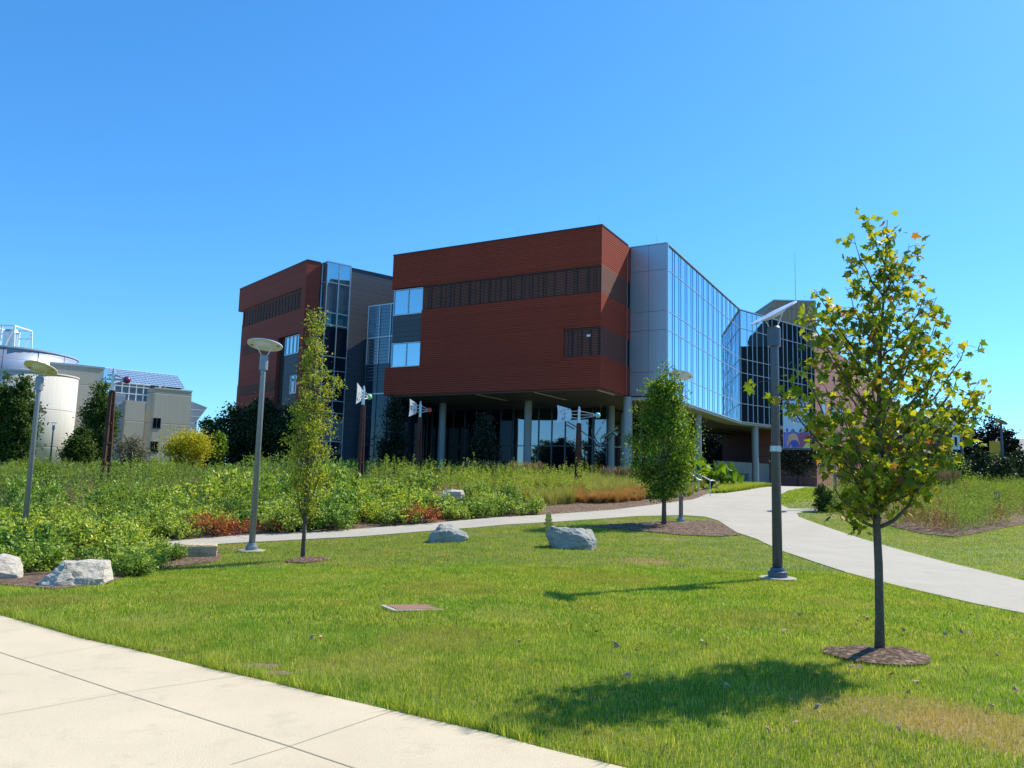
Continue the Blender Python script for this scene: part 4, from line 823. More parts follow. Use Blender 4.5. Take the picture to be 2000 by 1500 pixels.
# ================================================================== vegetation
def rots(n, rg, up=.3, vert=False):
    N = rg.normal(size=(n, 3)); N[:, 2] = N[:, 2]+up*2; N /= np.linalg.norm(N, axis=1)[:, None]
    D = rg.normal(size=(n, 3)); D -= N*(D*N).sum(1)[:, None]; D /= np.linalg.norm(D, axis=1)[:, None]
    return np.cross(D, N), D, N
def leafcloud(name, P, size, m, parent, rg, tmpl, up=.3, jitter=.35, droop=0):
    tv, tf = tmpl; n = len(P); S, D, N = rots(n, rg, up)
    if droop: D[:, 2] -= droop; D /= np.linalg.norm(D, axis=1)[:, None]; S = np.cross(D, N); S /= np.linalg.norm(S, axis=1)[:, None]; N = np.cross(S, D)
    sz = size*(1+jitter*(rg.random(n)*2-1)); tv = np.array(tv)
    V = P[:, None, :]+sz[:, None, None]*(tv[None, :, 0, None]*S[:, None, :]+tv[None, :, 1, None]*D[:, None, :]+tv[None, :, 2, None]*N[:, None, :])
    F = np.array(tf)[None]+(np.arange(n)*len(tv))[:, None, None]
    return npmesh(name, V.reshape(-1, 3), F.reshape(-1, 3), m, parent)
LEAF4 = ([(0, 0, 0), (.28, .45, .05), (0, 1, -.08), (-.28, .45, .05)], [(0, 1, 2), (0, 2, 3)])
LEAFL = ([(0, 0, 0), (.13, .4, .04), (0, 1, -.15), (-.13, .4, .04)], [(0, 1, 2), (0, 2, 3)])
_mh = [(.0, 0), (.16, -.10), (.42, .0), (.33, .14), (.60, .42), (.30, .40), (.22, .56), (0, 1.0)]
_mo = [(x, y, -.22*abs(x)-.1*y*y) for x, y in _mh]+[(-x, y, -.22*abs(x)-.1*y*y) for x, y in _mh[-2:0:-1]]
MAPLE = (_mo+[(0, .33, .03)], [(i, (i+1) % len(_mo), len(_mo)) for i in range(len(_mo))])
def L(*st): return st
M_['lf_maple'] = leafmat('leaf_maple', [(0, (.05, .10, .014)), (.3, (.14, .21, .018)), (.6, (.28, .33, .022)), (.88, (.46, .42, .04)), (.96, (.38, .22, .02)), (1, (.24, .09, .045))], .45, .5, spec=.3)
M_['lf_slim'] = leafmat('leaf_slim', [(0, (.12, .18, .025)), (.4, (.24, .30, .035)), (.75, (.40, .43, .05)), (1, (.42, .34, .08))], .45)
M_['lf_mid'] = leafmat('leaf_green', [(0, (.03, .08, .01)), (.5, (.09, .18, .018)), (.8, (.2, .31, .025)), (1, (.34, .40, .04))], .42)
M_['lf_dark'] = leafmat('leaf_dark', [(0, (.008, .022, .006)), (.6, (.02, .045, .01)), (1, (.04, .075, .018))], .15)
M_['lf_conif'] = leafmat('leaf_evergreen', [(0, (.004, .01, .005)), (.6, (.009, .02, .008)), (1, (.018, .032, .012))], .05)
M_['lf_col'] = leafmat('leaf_columnar', [(0, (.016, .045, .01)), (.6, (.05, .105, .016)), (1, (.14, .21, .03))], .35)
M_['lf_yel'] = leafmat('leaf_yellow', [(0, (.30, .30, .015)), (.6, (.46, .43, .02)), (1, (.58, .5, .04))], .4)
M_['lf_grey'] = leafmat('leaf_greyish', [(0, (.07, .085, .05)), (.6, (.13, .13, .08)), (1, (.2, .17, .11))], .3)
M_['lf_shrub'] = leafmat('leaf_shrub', [(0, (.07, .12, .025)), (.35, (.19, .28, .05)), (.7, (.33, .42, .08)), (.93, (.46, .53, .14)), (1, (.54, .56, .22))], .35, .5, spec=.3, objvar=True)
M_['lf_rust'] = leafmat('leaf_rust', [(0, (.22, .03, .015)), (.5, (.48, .085, .03)), (.8, (.60, .18, .05)), (1, (.3, .28, .05))], .3)
M_['lf_gold'] = leafmat('leaf_goldenrod', [(0, (.07, .13, .03)), (.5, (.18, .28, .06)), (.85, (.31, .42, .09)), (1, (.44, .5, .14))], .35, clump=(.25, (.28, .36, .03), .45, .62))
M_['lf_bluegreen'] = leafmat('leaf_bluegreen', [(0, (.05, .10, .04)), (.5, (.11, .19, .075)), (1, (.2, .3, .13))], .3)
M_['lf_lime'] = leafmat('leaf_lime', [(0, (.16, .22, .03)), (.5, (.31, .38, .05)), (1, (.48, .52, .10))], .4)
M_['lf_khaki'] = leafmat('leaf_khaki', [(0, (.19, .23, .04)), (.5, (.29, .32, .07)), (.85, (.40, .36, .12)), (1, (.46, .34, .16))], .35)
M_['lf_orange'] = leafmat('leaf_bluestem', [(0, (.30, .15, .05)), (.5, (.42, .22, .09)), (1, (.48, .32, .15))], .3)
M_['lf_plume'] = leafmat('seed_plume', [(0, (.34, .2, .09)), (.6, (.46, .3, .15)), (1, (.55, .4, .22))], .3)
M_['lf_brownred'] = leafmat('leaf_brownred', [(0, (.14, .04, .025)), (.5, (.32, .12, .07)), (.8, (.45, .24, .12)), (1, (.3, .3, .08))], .2)
M_['deadleaf'] = pmat('dead_leaf', (.42, .25, .14), .8, 0, .4, 30)
M_['pitch'] = M_['barkd']
def limbs(mb, segs, n=6):
    for pts, r0, r1 in segs:
        m = len(pts); mb.tube(pts, [r0+(r1-r0)*(i/(m-1))**.8 for i in range(m)], n)
def curve3(a, b, lift, rg, n=6, wob=.06):
    a = np.array(a, float); b = np.array(b, float); d = b-a; L_ = np.linalg.norm(d); c = a+d*.45+np.array([0, 0, -lift*L_])+d*[.12, .12, 0]
    return [tuple((1-t)**2*a+2*(1-t)*t*c+t*t*b+(rg.normal(size=3)*wob*L_*.3 if 0 < t < 1 else 0)) for t in np.linspace(0, 1, n)]
def tree(name, base, label, cat, h, prof, nclump, nleaf, size, leaf, bark='bark', tr=.05, c0=.25, tmpl=LEAF4, seed=1, rc=.22, group=None, asym=None, upb=.2, limbn=18, yscale=1., lean=(0, 0), shell=.55):
    """prof: [(height fraction, radius m)]"""
    rg = np.random.default_rng(seed); o = empty(name, base, label, cat, group); ph = [p[0] for p in prof]; pr_ = [p[1] for p in prof]
    mb = MB(); tp = [(0, 0, -.1)]+[(lean[0]*t+rg.normal()*.012*h*t, lean[1]*t+rg.normal()*.012*h*t, h*t) for t in np.linspace(.12, .93, 8)]
    mb.tube(tp, [tr*1.25]+[tr*(1-.85*t) for t in np.linspace(.05, 1, 8)], 10)
    # clump centres inside the envelope, area weighted to the outside
    hh = np.interp(rg.random(nclump), np.cumsum([0]+[max(.02, (pr_[i]+pr_[i+1])*(ph[i+1]-ph[i])) for i in range(len(ph)-1)])/sum(max(.02, (pr_[i]+pr_[i+1])*(ph[i+1]-ph[i])) for i in range(len(ph)-1)), ph)
    an = rg.random(nclump)*2*math.pi; fr = (shell+(1-shell)*rg.random(nclump))**.8*np.sqrt(rg.random(nclump)*.6+.4); rr = np.interp(hh, ph, pr_)*fr
    rr *= 1+.18*np.sin(3*an+seed)+.1*np.sin(7*hh*3+2*an)
    Cn = np.stack([rr*np.cos(an)+lean[0]*hh, rr*np.sin(an)*yscale+lean[1]*hh, hh*h], 1)
    if asym is not None: Cn = np.concatenate([Cn, np.array(asym, float)])
    for k in rg.permutation(len(Cn))[:limbn]:
        t = Cn[k]; z0 = max(c0*h*.8, t[2]-(.35+.3*rg.random())*h*.35-1.0*math.hypot(t[0], t[1])); f = z0/h
        mb.tube(curve3((lean[0]*f, lean[1]*f, z0), t, .1, rg, 5), [tr*.45*(1-f*.5), tr*.32*(1-f*.5), tr*.22, tr*.15, tr*.06], 5)
    mb.build('trunk', M_[bark], o, smooth=True)
    n = nleaf; k = rg.integers(0, len(Cn), n); w_ = .6+.8*rg.random(len(Cn)); P = Cn[k]+rg.normal(size=(n, 3))*[1, 1, .8]*rc*w_[k][:, None]
    P = P[P[:, 2] > c0*h*.75]
    leafcloud('crown', P, size, M_[leaf], o, rg, tmpl, upb)
    return o
def tpx(px, base_y, top_y, Y): 
    b = atY(px, base_y, Y); z = float(T(b[0], b[1])); t = atY(px, top_y, Y); return np.array([b[0], b[1], z]), t[2]-z
# ---- near maple: branch tips measured on the crown
g = gnd(1718, 1283); S = g[1]/FPX; rg = np.random.default_rng(42)
mp = empty('maple_tree', g, 'big young maple with yellowing lobed leaves on the right of the lawn', 'tree')
def ml(px, py, dy=0.): v = atY(px, py, g[1]+dy)-g; return np.array(v)
trunk = [ml(1718, 1290), ml(1718, 1200), ml(1716, 1100), ml(1712, 1020), ml(1713, 920), ml(1716, 800), ml(1720, 680), ml(1727, 560), ml(1733, 430)]
mb = MB(); mb.tube(trunk, [.052, .042, .04, .036, .03, .022, .016, .01, .004], 14)
tk = np.array(trunk)
def trunk_at(z): return np.array([np.interp(z, tk[:, 2], tk[:, i]) for i in range(3)])
tips = [(1505, 742, -.2), (1548, 750, .1), (1590, 565, .3), (1572, 600, -.1), (1612, 610, .1), (1560, 700, -.5), (1640, 640, .5), (1634, 840, -.6), (1634, 880, .2), (1635, 925, -.5), (1640, 790, -.8), (1655, 985, -.2), (1605, 980, .3),
        (1668, 465, .0), (1700, 440, .15), (1775, 475, .1), (1670, 520, -.1), (1783, 510, -.15), (1765, 555, .1), (1690, 575, .3), (1745, 600, -.3), (1812, 570, -.2), (1830, 580, .1), (1830, 620, .2), (1690, 690, .5), (1655, 720, .1),
        (1890, 665, .2), (1862, 668, -.3), (1875, 720, .3), (1905, 755, -.2), (1922, 770, .1), (1860, 760, -.6), (1840, 850, -.4), (1815, 700, .5), (1870, 800, .5), (1790, 900, -.8), (1830, 930, .1), (1780, 830, .8), (1760, 960, .5), (1820, 860, -.7), (1890, 790, .2), (1700, 900, -.9), (1680, 830, .9), (1740, 720, -.8), (1700, 760, .8), (1740, 880, .9), (1620, 700, .3), (1585, 640, .3), (1680, 940, -.4), (1750, 800, -.6), (1600, 740, .5), (1660, 870, .6), (1720, 640, .4), (1740, 520, -.1), (1710, 620, -.4), (1790, 650, -.4), (1650, 560, .0)]
Pl = []; Dl = []
for px, py, dy in tips:
    t = ml(px, py, dy*.9); hd_ = math.hypot(t[0]-trunk_at(t[2])[0], dy*.9); z0 = max(float(tk[3][2])+rg.random()*.35, t[2]-.30-.95*hd_); z0 = min(z0, t[2]-.12)
    a = trunk_at(z0); pts = curve3(a, t, .06, rg, 8, .05); r0 = .006+.011*min(1.3, np.linalg.norm(t-a))*(1-.5*z0/4.3)
    mb.tube(pts, [r0*(1-.82*i/7) for i in range(8)], 6); L_ = np.linalg.norm(t-a)
    for f in np.arange(.30, 1.001, .085/max(.35, L_)):
        i = min(6, int(f*7)); p = np.array(pts[i])+(np.array(pts[i+1])-np.array(pts[i]))*(f*7-i) if f < 1 else np.array(pts[-1])
        q = p+rg.normal(size=3)*[.095, .095, .075]*(1.15-.35*f); mb.tube([p, (p+q)/2+[0, 0, .01], q], [.0032, .0025, .002], 4)
        for _ in range(rg.integers(5, 11)): Pl.append(q+rg.normal(size=3)*[.05, .05, .042])
for f in np.linspace(.45, .99, 34):
    p = trunk_at(f*tk[-1][2]); 
    for _ in range(9): Pl.append(p+rg.normal(size=3)*[.10, .10, .05])
for px, py in ((1690, 1000), (1725, 990), (1752, 1005), (1640, 1000), (1722, 1001)): 
    p = ml(px, py)
    for _ in range(5): Pl.append(p+rg.normal(size=3)*.04)
for px, py, r_ in ((1628, 950, .012), (1640, 965, .010), (1800, 940, .016)):
    mb.tube(curve3(trunk_at(tk[3][2]-.05), ml(px, py, rg.normal()*.2), .25, rg, 7, .02), [r_*1.5, r_*1.3, r_*1.1, r_, r_*.8, r_*.6, r_*.3], 7)
mb.build('trunk', M_['bark'], mp, smooth=True)
leafcloud('crown', np.array(Pl), .073, M_['lf_maple'], mp, rg, MAPLE, .35, .4, droop=.45)
# ---- slim tree
b, h = tpx(591, 1092, 610, 15.6); b = gnd(591, 1093); h = float(atY(602, 608, b[1])[2]-b[2])
u = lambda px: px*b[1]/1500
tree('slim_tree', b, 'slim columnar young tree with pale yellow green leaves right of the grey lamp', 'tree', h, [(.17, u(12)), (.25, u(32)), (.38, u(42)), (.5, u(42)), (.62, u(35)), (.74, u(25)), (.86, u(15)), (1, u(5))], 150, 9000, .056, 'lf_slim', 'bark', .042, .17, seed=7, rc=.085, limbn=60, upb=.1,
     asym=[(u(-40), 0, h*.66*1.0-1.0), (u(-48), .1, h*.47), (u(42), 0, h*.72), (u(52), 0, h*.70), (u(36), .1, h*.66)], yscale=.9)
# ---- mid maple
b = gnd(1297, 1027); k_ = b[1]/1500; h = float(atY(1302, 722, b[1])[2]-b[2]); u = lambda px: px*k_
tree('maple_tree', b, 'small dense green maple standing on mulch just left of a lamp post', 'tree', h, [(.18, u(16)), (.25, u(40)), (.34, u(60)), (.48, u(70)), (.58, u(64)), (.66, u(46)), (.76, u(32)), (.9, u(23)), (1, u(10))], 130, 21000, .088, 'lf_mid', 'bark', .075, .2, seed=12, rc=.19, limbn=30, asym=[(u(-62), 0, h*.55), (u(-60), .2, h*.50), (u(52), 0, h*.6), (u(-38), .2, h*.74)])
# ---- dark evergreens by the building
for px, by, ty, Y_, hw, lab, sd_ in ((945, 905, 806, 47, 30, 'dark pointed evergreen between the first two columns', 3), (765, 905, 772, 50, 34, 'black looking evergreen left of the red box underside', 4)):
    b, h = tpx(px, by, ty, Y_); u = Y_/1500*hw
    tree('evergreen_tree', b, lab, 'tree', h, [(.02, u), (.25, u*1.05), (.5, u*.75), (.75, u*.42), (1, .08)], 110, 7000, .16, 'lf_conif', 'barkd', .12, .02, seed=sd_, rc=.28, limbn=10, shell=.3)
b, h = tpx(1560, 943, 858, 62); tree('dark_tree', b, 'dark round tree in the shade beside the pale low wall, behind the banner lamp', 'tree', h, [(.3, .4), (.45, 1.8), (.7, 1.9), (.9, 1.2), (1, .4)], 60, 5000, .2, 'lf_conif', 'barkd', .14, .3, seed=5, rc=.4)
# ---- left side
def lt(name, px, by, ty, Y_, hw, lab, leaf, sd_, shape='col', nl=6500, sz=.15, grp=None, **k):
    b, h = tpx(px, by, ty, Y_); u = Y_/1500*hw
    pr = {'col': [(.0, u*.6), (.15, u*.8), (.42, u), (.68, u*.8), (.85, u*.45), (1, u*.1)], 'round': [(.05, u*.6), (.3, u), (.6, u), (.85, u*.65), (1, u*.2)], 'fan': [(.15, u*.3), (.5, u*.8), (.8, u), (1, u*.5)]}[shape]
    return tree(name, b, lab, 'tree' if 'tree' in name else 'shrub', h, pr, k.pop('nc', 70), nl, sz, leaf, 'barkd', .1, .04, seed=sd_, rc=k.pop('rc', Y_/1500*hw*.2), group=grp, limbn=k.pop('limbn', 14), **k)
lt('columnar_tree', 184, 930, 752, 52, 31, 'dark green columnar tree left of the rusty post with purple ball', 'lf_col', 21, nl=17000, sz=.16, nc=110)
lt('columnar_tree', 150, 930, 838, 50, 26, 'shorter dark green columnar tree against the left concrete wall', 'lf_col', 22, nl=11000, sz=.15, nc=90)
lt('columnar_tree', 28, 960, 742, 44, 32, 'broad dark green columnar tree left of the leftmost lamp', 'lf_col', 23, nl=16000, sz=.15, nc=110)
lt('columnar_tree', -12, 960, 722, 44, 32, 'dark green columnar tree cut by the left photo edge', 'lf_col', 24, nl=16000, sz=.15, nc=110)
lt('leafy_shrub', 84, 945, 912, 36, 24, 'round green shrub before the round concrete tower', 'lf_mid', 25, 'round', 3500, .12)
lt('grey_shrub', 252, 930, 858, 42, 32, 'sparse greyish shrub below the metal wall panel', 'lf_grey', 26, 'fan', 2600, .11, limbn=40)
lt('yellow_tree', 362, 925, 849, 44, 42, 'bright yellow green spreading small tree before the concrete hall', 'lf_yel', 27, 'fan', 8000, .12, limbn=30)
lt('sapling_tree', 424, 925, 848, 46, 18, 'light green sapling between the yellow tree and dark trees', 'lf_mid', 28, 'col', 2200, .16)
lt('broadleaf_tree', 402, 920, 820, 62, 22, 'small dark tree at the left end of the dark clump', 'lf_col', 29, 'round', 3500, .2)
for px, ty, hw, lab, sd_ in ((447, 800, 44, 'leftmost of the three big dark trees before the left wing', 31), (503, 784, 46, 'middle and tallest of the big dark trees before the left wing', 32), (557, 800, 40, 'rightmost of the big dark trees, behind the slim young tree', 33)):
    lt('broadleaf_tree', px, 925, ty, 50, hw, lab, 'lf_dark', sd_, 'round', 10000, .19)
# ---- right side
b, h = tpx(1838, 940, 852, 42); tree('young_tree', b, 'small open green tree behind the right planting bed', 'tree', h, [(.15, .3), (.35, 1.0), (.6, 1.15), (.85, .8), (1, .2)], 50, 3800, .11, 'lf_mid', 'barkd', .06, .15, seed=35, rc=.22)
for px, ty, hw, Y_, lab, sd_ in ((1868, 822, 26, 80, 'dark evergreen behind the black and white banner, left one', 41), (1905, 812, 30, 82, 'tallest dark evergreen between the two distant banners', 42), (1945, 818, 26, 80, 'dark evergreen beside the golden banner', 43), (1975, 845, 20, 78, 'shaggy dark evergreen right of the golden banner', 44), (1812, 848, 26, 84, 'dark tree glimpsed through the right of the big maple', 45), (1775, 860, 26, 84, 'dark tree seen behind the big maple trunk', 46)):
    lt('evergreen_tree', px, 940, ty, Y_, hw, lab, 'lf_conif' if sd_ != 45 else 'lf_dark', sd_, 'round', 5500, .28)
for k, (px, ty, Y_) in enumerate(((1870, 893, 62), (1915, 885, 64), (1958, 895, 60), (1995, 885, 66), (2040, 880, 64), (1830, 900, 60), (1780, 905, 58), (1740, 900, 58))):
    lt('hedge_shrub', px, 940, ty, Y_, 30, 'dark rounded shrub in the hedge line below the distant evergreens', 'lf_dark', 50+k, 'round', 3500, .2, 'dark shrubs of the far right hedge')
lt('leafy_shrub', 1608, 985, 950, 33, 20, 'dense dark green shrub at the tip of the right bed', 'lf_col', 61, 'round', 3500, .08)
# ---- trees outside the frame that the glass mirrors
mt = None
for k, (x_, y_, s_) in enumerate(((-44, 18, 1.0), (-52, 12, 1.25), (-60, 24, 1.1), (-38, 3, .9), (-66, 8, 1.4), (-48, 30, .8), (40, 34, 1.0), (47, 30, 1.2), (55, 33, 1.1), (62, 26, 1.2), (72, 30, 1.3))):
    if mt is None: mt = tree('broadleaf_tree', (x_, y_, 0), 'green tree outside the photo, seen only mirrored in the glass walls', 'tree', 6.5, [(.1, .8), (.35, 2.2), (.7, 1.9), (1, .4)], 40, 2500, .35, 'lf_dark', 'barkd', .14, .1, seed=71, rc=.5, group='trees mirrored in the glass', limbn=8)
    else: copy_tree(mt, None, (x_, y_, 0), k*1.3, None, s_)
# ---- big leaved plants by the wall
def bigleaf(px, by, ty, Y_, lab, sd_):
    b, h = tpx(px, by, ty, Y_); rg = np.random.default_rng(sd_); o = empty('large_leaf_plant', b, lab, 'plant'); mb = MB(); V = []; 
    for i in range(16):
        a = rg.random()*6.28; r_ = (.2+.8*rg.random())*h*.55; z = h*(.5+.45*rg.random()); t = (r_*math.cos(a), r_*math.sin(a), z); mb.tube([(0, 0, 0), (t[0]*.5, t[1]*.5, z*.7), t], [.025, .02, .012], 5); V.append(t)
    mb.build('stalk', M_['lf_mid'], o); leafcloud('leaf', np.array(V), h*.34, M_['lf_mid'], o, rg, ([(0, 0, 0), (.3, -.12, -.03), (.36, .3, -.02), (.18, .75, -.1), (0, 1, -.25), (-.18, .75, -.1), (-.36, .3, -.02), (-.3, -.12, -.03), (0, .35, .06)], [(i, (i+1) % 8, 8) for i in range(8)]), .1, .3, droop=.8)
for i, (px, ty) in enumerate(((1348, 893), (1388, 900), (1410, 902), (1432, 905))): bigleaf(px, 938, ty, 44+i, ('large leaved plant nearest the handrail', 'large leaved plant second from the handrail', 'bright large leaved plant third from the handrail', 'large leaved plant farthest from the handrail')[i], 80+i)
# ---- low shrubs
def shrub_proto(seed, leaf='lf_shrub', n=1500, size=.066):
    rg = np.random.default_rng(seed); o = empty('low_shrub', (0, 0, 0), 'x', 'shrub'); mb = MB(); tipsv = []
    for i in range(46):
        a = rg.random()*6.28; e = math.acos(1-rg.random()*.95); r_ = .42+.16*rg.random(); t = np.array([math.sin(e)*math.cos(a)*r_*1.15, math.sin(e)*math.sin(a)*r_*1.15, .12+math.cos(e)*r_*.92]); tipsv.append(t)
        mb.tube([(t[0]*.1, t[1]*.1, -.05), tuple(t*.6), tuple(t)], [.008, .006, .003], 4)
    mb.build('stem', M_['barkd'], o); T_ = np.array(tipsv); k = rg.integers(0, len(T_), n); f = .5+.5*rg.random(n)**.6
    P = T_[k]*f[:, None]+rg.normal(size=(n, 3))*.05; P[:, 2] = np.abs(P[:, 2])
    leafcloud('foliage', P, size, M_[leaf], o, rg, LEAF4, .45, .35); return o
protos = [shrub_proto(100+i, n=2300) for i in range(4)]; rustp = shrub_proto(110, 'lf_rust', 900, .055)
def px_of(x, y, z=None):
    z = T(x, y) if z is None else z; d = np.stack([x, y, z-EYE[2]], -1); w_ = d @ FW; return 1000+FPX*(d @ CR)/w_, 750-FPX*(d @ CU)/w_
used = set(); rg = np.random.default_rng(9)
MOUNDS = []
KEEP = [(gnd(882, 978)[:2], 1.05, 5.0)]
def put(pr, x, y, sc, label, group, zs=1.):
    for c_, r_, f_ in KEEP:
        dv = np.array([x, y])-c_; fw_ = -c_/np.hypot(*c_); al = dv @ fw_; pe = abs(dv[0]*fw_[1]-dv[1]*fw_[0])
        if pe < r_ and -.8 < al < f_: sc *= .55 if al > 1.2 else .4
    v_ = .78+.5*rg.random(); s3 = (sc*v_*(.9+.2*rg.random()), sc*v_*(.9+.2*rg.random()), sc*zs*v_*(.8+.35*rg.random()))
    if id(pr) not in used: used.add(id(pr)); o = pr; o.location = (x, y, float(T(x, y))); o.rotation_euler = (0, 0, rg.random()*6); o.scale = s3; o['label'] = label
    else: o = copy_tree(pr, None, (x, y, float(T(x, y))), rg.random()*6, label, s3)
    o['group'] = group
LF = 'low green shrub in the leftmost clump around the white boulders'; LB = 'low rounded green shrub on the planted bank above the far footpath'
for px, py, sc in ((-30, 1108, 1.1), (40, 1112, 1.1), (75, 1098, 1.05), (118, 1090, 1.0), (170, 1088, 1.05), (225, 1112, .85), (262, 1104, .85), (300, 1092, .8), (215, 1085, 1.0), (20, 1082, 1.1), (-20, 1070, 1.2), (70, 1075, 1.1), (135, 1070, 1.15), (190, 1068, 1.1), (235, 1066, 1.0), (255, 1128, .6), (330, 1098, .5), (285, 1112, .6), (60, 1120, .9), (235, 1122, .8)):
    g = gnd(px, py); put(protos[rg.integers(4)], g[0], g[1], sc*1.12, LF, 'shrubs of the leftmost clump')
upn = np.array(up)
def along(t):  # arc param over the path's upper edge, from the far left
    P = np.array([lefts[1]]+up[:6]); d = np.r_[0, np.cumsum(np.hypot(*np.diff(P, axis=0).T))]; s = t*d[-1]; return np.array([np.interp(s, d, P[:, 0]), np.interp(s, d, P[:, 1])]), d[-1]
_, Lt = along(0); row = 0
for row, (off, st, sc, x1) in enumerate(((.7, 1.15, 1.15, 1.0), (1.9, 1.3, 1.35, .96), (3.1, 1.4, 1.45, .94), (4.3, 1.35, 1.5, .85), (5.7, 1.6, 1.5, .62))):
    s_ = .3+row*.4
    while s_ < Lt*x1:
        p, _ = along(s_/Lt); s_ += st*(.85+.3*rg.random())
        if row == 0 and 5.3 < p[0]+99 < 0: continue
        q = (p[0]-.05*off, p[1]+off*(.9+.2*rg.random()))
        pxq = px_of(np.array([q[0]]), np.array([q[1]]))[0][0]; gap = row == 0 and (abs(pxq-700) < 16 or any(abs(pxq-c_) < 24 for c_ in (408, 470, 532, 822)))
        if gap: continue
        put(protos[rg.integers(4)], q[0], q[1], sc*.98, LB, 'shrubs on the planted bank')
for px, py, lab in ((408, 1045, 'rust red dying shrub leftmost at the path edge'), (470, 1040, 'rust red dying shrub just left of the grey lamp post'), (532, 1036, 'rust red dying shrub right of the grey lamp post'), (822, 1019, 'rust red shrub above the blue grey rock, right of the slim tree')):
    g = gnd(px, py+4); put(rustp, g[0], g[1]+.05, 1.15, lab, 'rust red shrubs', .95)
LM = 'larger mounded shrub rising out of the middle of the planted bank'
for px, py, sc in ((120, 1010, 1.5), (215, 990, 1.7), (262, 984, 1.8), (330, 975, 1.5), (395, 990, 1.6), (455, 968, 1.7), (540, 985, 1.6), (640, 975, 1.8), (690, 985, 1.5), (735, 965, 1.6), (780, 985, 1.4), (815, 955, 1.5), (935, 960, 1.5), (985, 972, 1.3), (60, 985, 1.5)):
    g = gnd(px, py+16); put(protos[rg.integers(4)], g[0], g[1], sc*1.1, LM, 'mounded shrubs of the mid bank', 1.15); MOUNDS.append((g[0], g[1]-.5, sc*.75))
# ---- perennial masses (nobody could count them)
def scatter(n, x0, x1, y0, y1, polyin=None, polyout=(), rg=None, vis=True, mask=None):
    x = x0+(x1-x0)*rg.random(n); y = y0+(y1-y0)*rg.random(n); k = np.ones(n, bool)
    if polyin is not None: k &= inpoly(x, y, polyin)
    for p in polyout: k &= ~inpoly(x, y, p)
    if vis: u_, v_ = px_of(x, y); k &= (u_ > -260) & (u_ < 2260) & (v_ < 1640)
    q_ = gnd(882, 978); k &= ~((np.abs(x-q_[0]) < .9) & (y > q_[1]-5) & (y < q_[1]+.8))
    for mx, my, mr in MOUNDS: k &= np.hypot(x-mx, y-my) > mr
    k &= ~((y > 21) & (y < 48) & (x < 10) & (np.abs(np.sin(x*1.3+np.sin(y*.9)*1.5)*np.sin(y*1.1+np.cos(x*.7)*1.7)) < .10))
    x, y = x[k], y[k]
    if mask is not None: q = mask(x, y); x, y = x[q], y[q]
    return x, y
def stems(name, x, y, h, m, label, cat, rg, nl=26, ls=.085, spread=.09, tmpl=LEAFL, top=0, topm=None, drp=-.8):
    z = T(x, y); n = len(x); lean = rg.normal(size=(n, 2))*.12; H_ = h*(.75+.5*rg.random(n)); t = .12+.88*rg.random((n, nl))**.8
    P = np.stack([x[:, None]+lean[:, :1]*t*H_[:, None], y[:, None]+lean[:, 1:]*t*H_[:, None], z[:, None]+t*H_[:, None]], -1)
    P[..., :2] += rg.normal(size=(n, nl, 2))*spread*(1.15-t)[..., None]*.5
    o = leafcloud(name, P.reshape(-1, 3), ls, m, None, rg, tmpl, .15, .35, droop=drp); tag(o, label, cat, kind='stuff'); return o
def tufts(name, x, y, h, m, label, cat, rg, nb_=60, w_=.008, r=.10, arch=.55, seg=3):
    n = len(x); z = T(x, y); a = rg.random((n, nb_))*6.283; H_ = (h if np.ndim(h) else np.full(n, h))[:, None]*(.55+.6*rg.random((n, nb_))); out = arch*rg.random((n, nb_))
    bx = x[:, None]+r*rg.random((n, nb_))*np.cos(a); by = y[:, None]+r*rg.random((n, nb_))*np.sin(a); lev = []
    ph = a+1.57
    for s in range(seg+1):
        t = s/seg; q = out*H_*t**1.8; zz = z[:, None]+H_*t*(1-.25*out*t); ww = w_*(1-t)**.7*.5+.0003
        for sg in (-1, 1):
            if s == seg and sg == 1: continue
            lev.append(np.stack([bx+q*np.cos(a)+sg*ww*np.cos(ph), by+q*np.sin(a)+sg*ww*np.sin(ph), zz], -1))
    V = np.stack(lev, 2); kv = V.shape[2]; f = []
    for s in range(seg): f += ([(2*s, 2*s+1, 2*s+3), (2*s, 2*s+3, 2*s+2)] if s < seg-1 else [(2*s, 2*s+1, 2*s+2)])
    N_ = n*nb_; F = np.array(f)[None]+(np.arange(N_)*kv)[:, None, None]
    o = npmesh(name, V.reshape(-1, 3), F.reshape(-1, 3), m); tag(o, label, cat, kind='stuff'); return o
rg = np.random.default_rng(77)
def nz(x, y, s, sd_=0): return np.array([mn.noise(Vector((float(a)*s+sd_, float(b)*s, sd_))) for a, b in zip(x, y)])
bank = [tuple(np.array(p)+np.array([0, 3.0])) for p in ([lefts[1]]+up[:6])]+[(3.5, 34.5), (9.3, 42), (9.3, 47.2), (-30, 47), (-36, 30)]
def hgt(x, y): return np.interp(y, [22, 30, 36, 44, 48], [.95, 1.2, 1.05, .80, .78])*(1+.15*np.sin(x*.9+y*.3))*np.interp(x, [-18, -9], [.62, 1.0])
x, y = scatter(14000, -34, 10, 21, 47.2, bank, (), rg); u_, v_ = px_of(x, y); nn = nz(x, y, .22, 3)
kA = (u_ < 760+nn*500); n2 = nz(x, y, .42, 31); n3 = nz(x, y, .9, 47); hv = np.clip(1+.9*n2+.55*n3, .45, 1.35)
a1 = kA & (n2 > .02); a2 = kA & (n2 <= .02) & (n2 > -.22); a3 = kA & (n2 <= -.22)
hh_a = hgt(x, y)*1.08*hv
k = np.where(a1)[0][:3000]; stems('goldenrod_bank', x[k], y[k], hh_a[k], M_['lf_gold'], 'drifts of tall green upright perennials on the bank', 'plants', rg, 36, .12, .08)
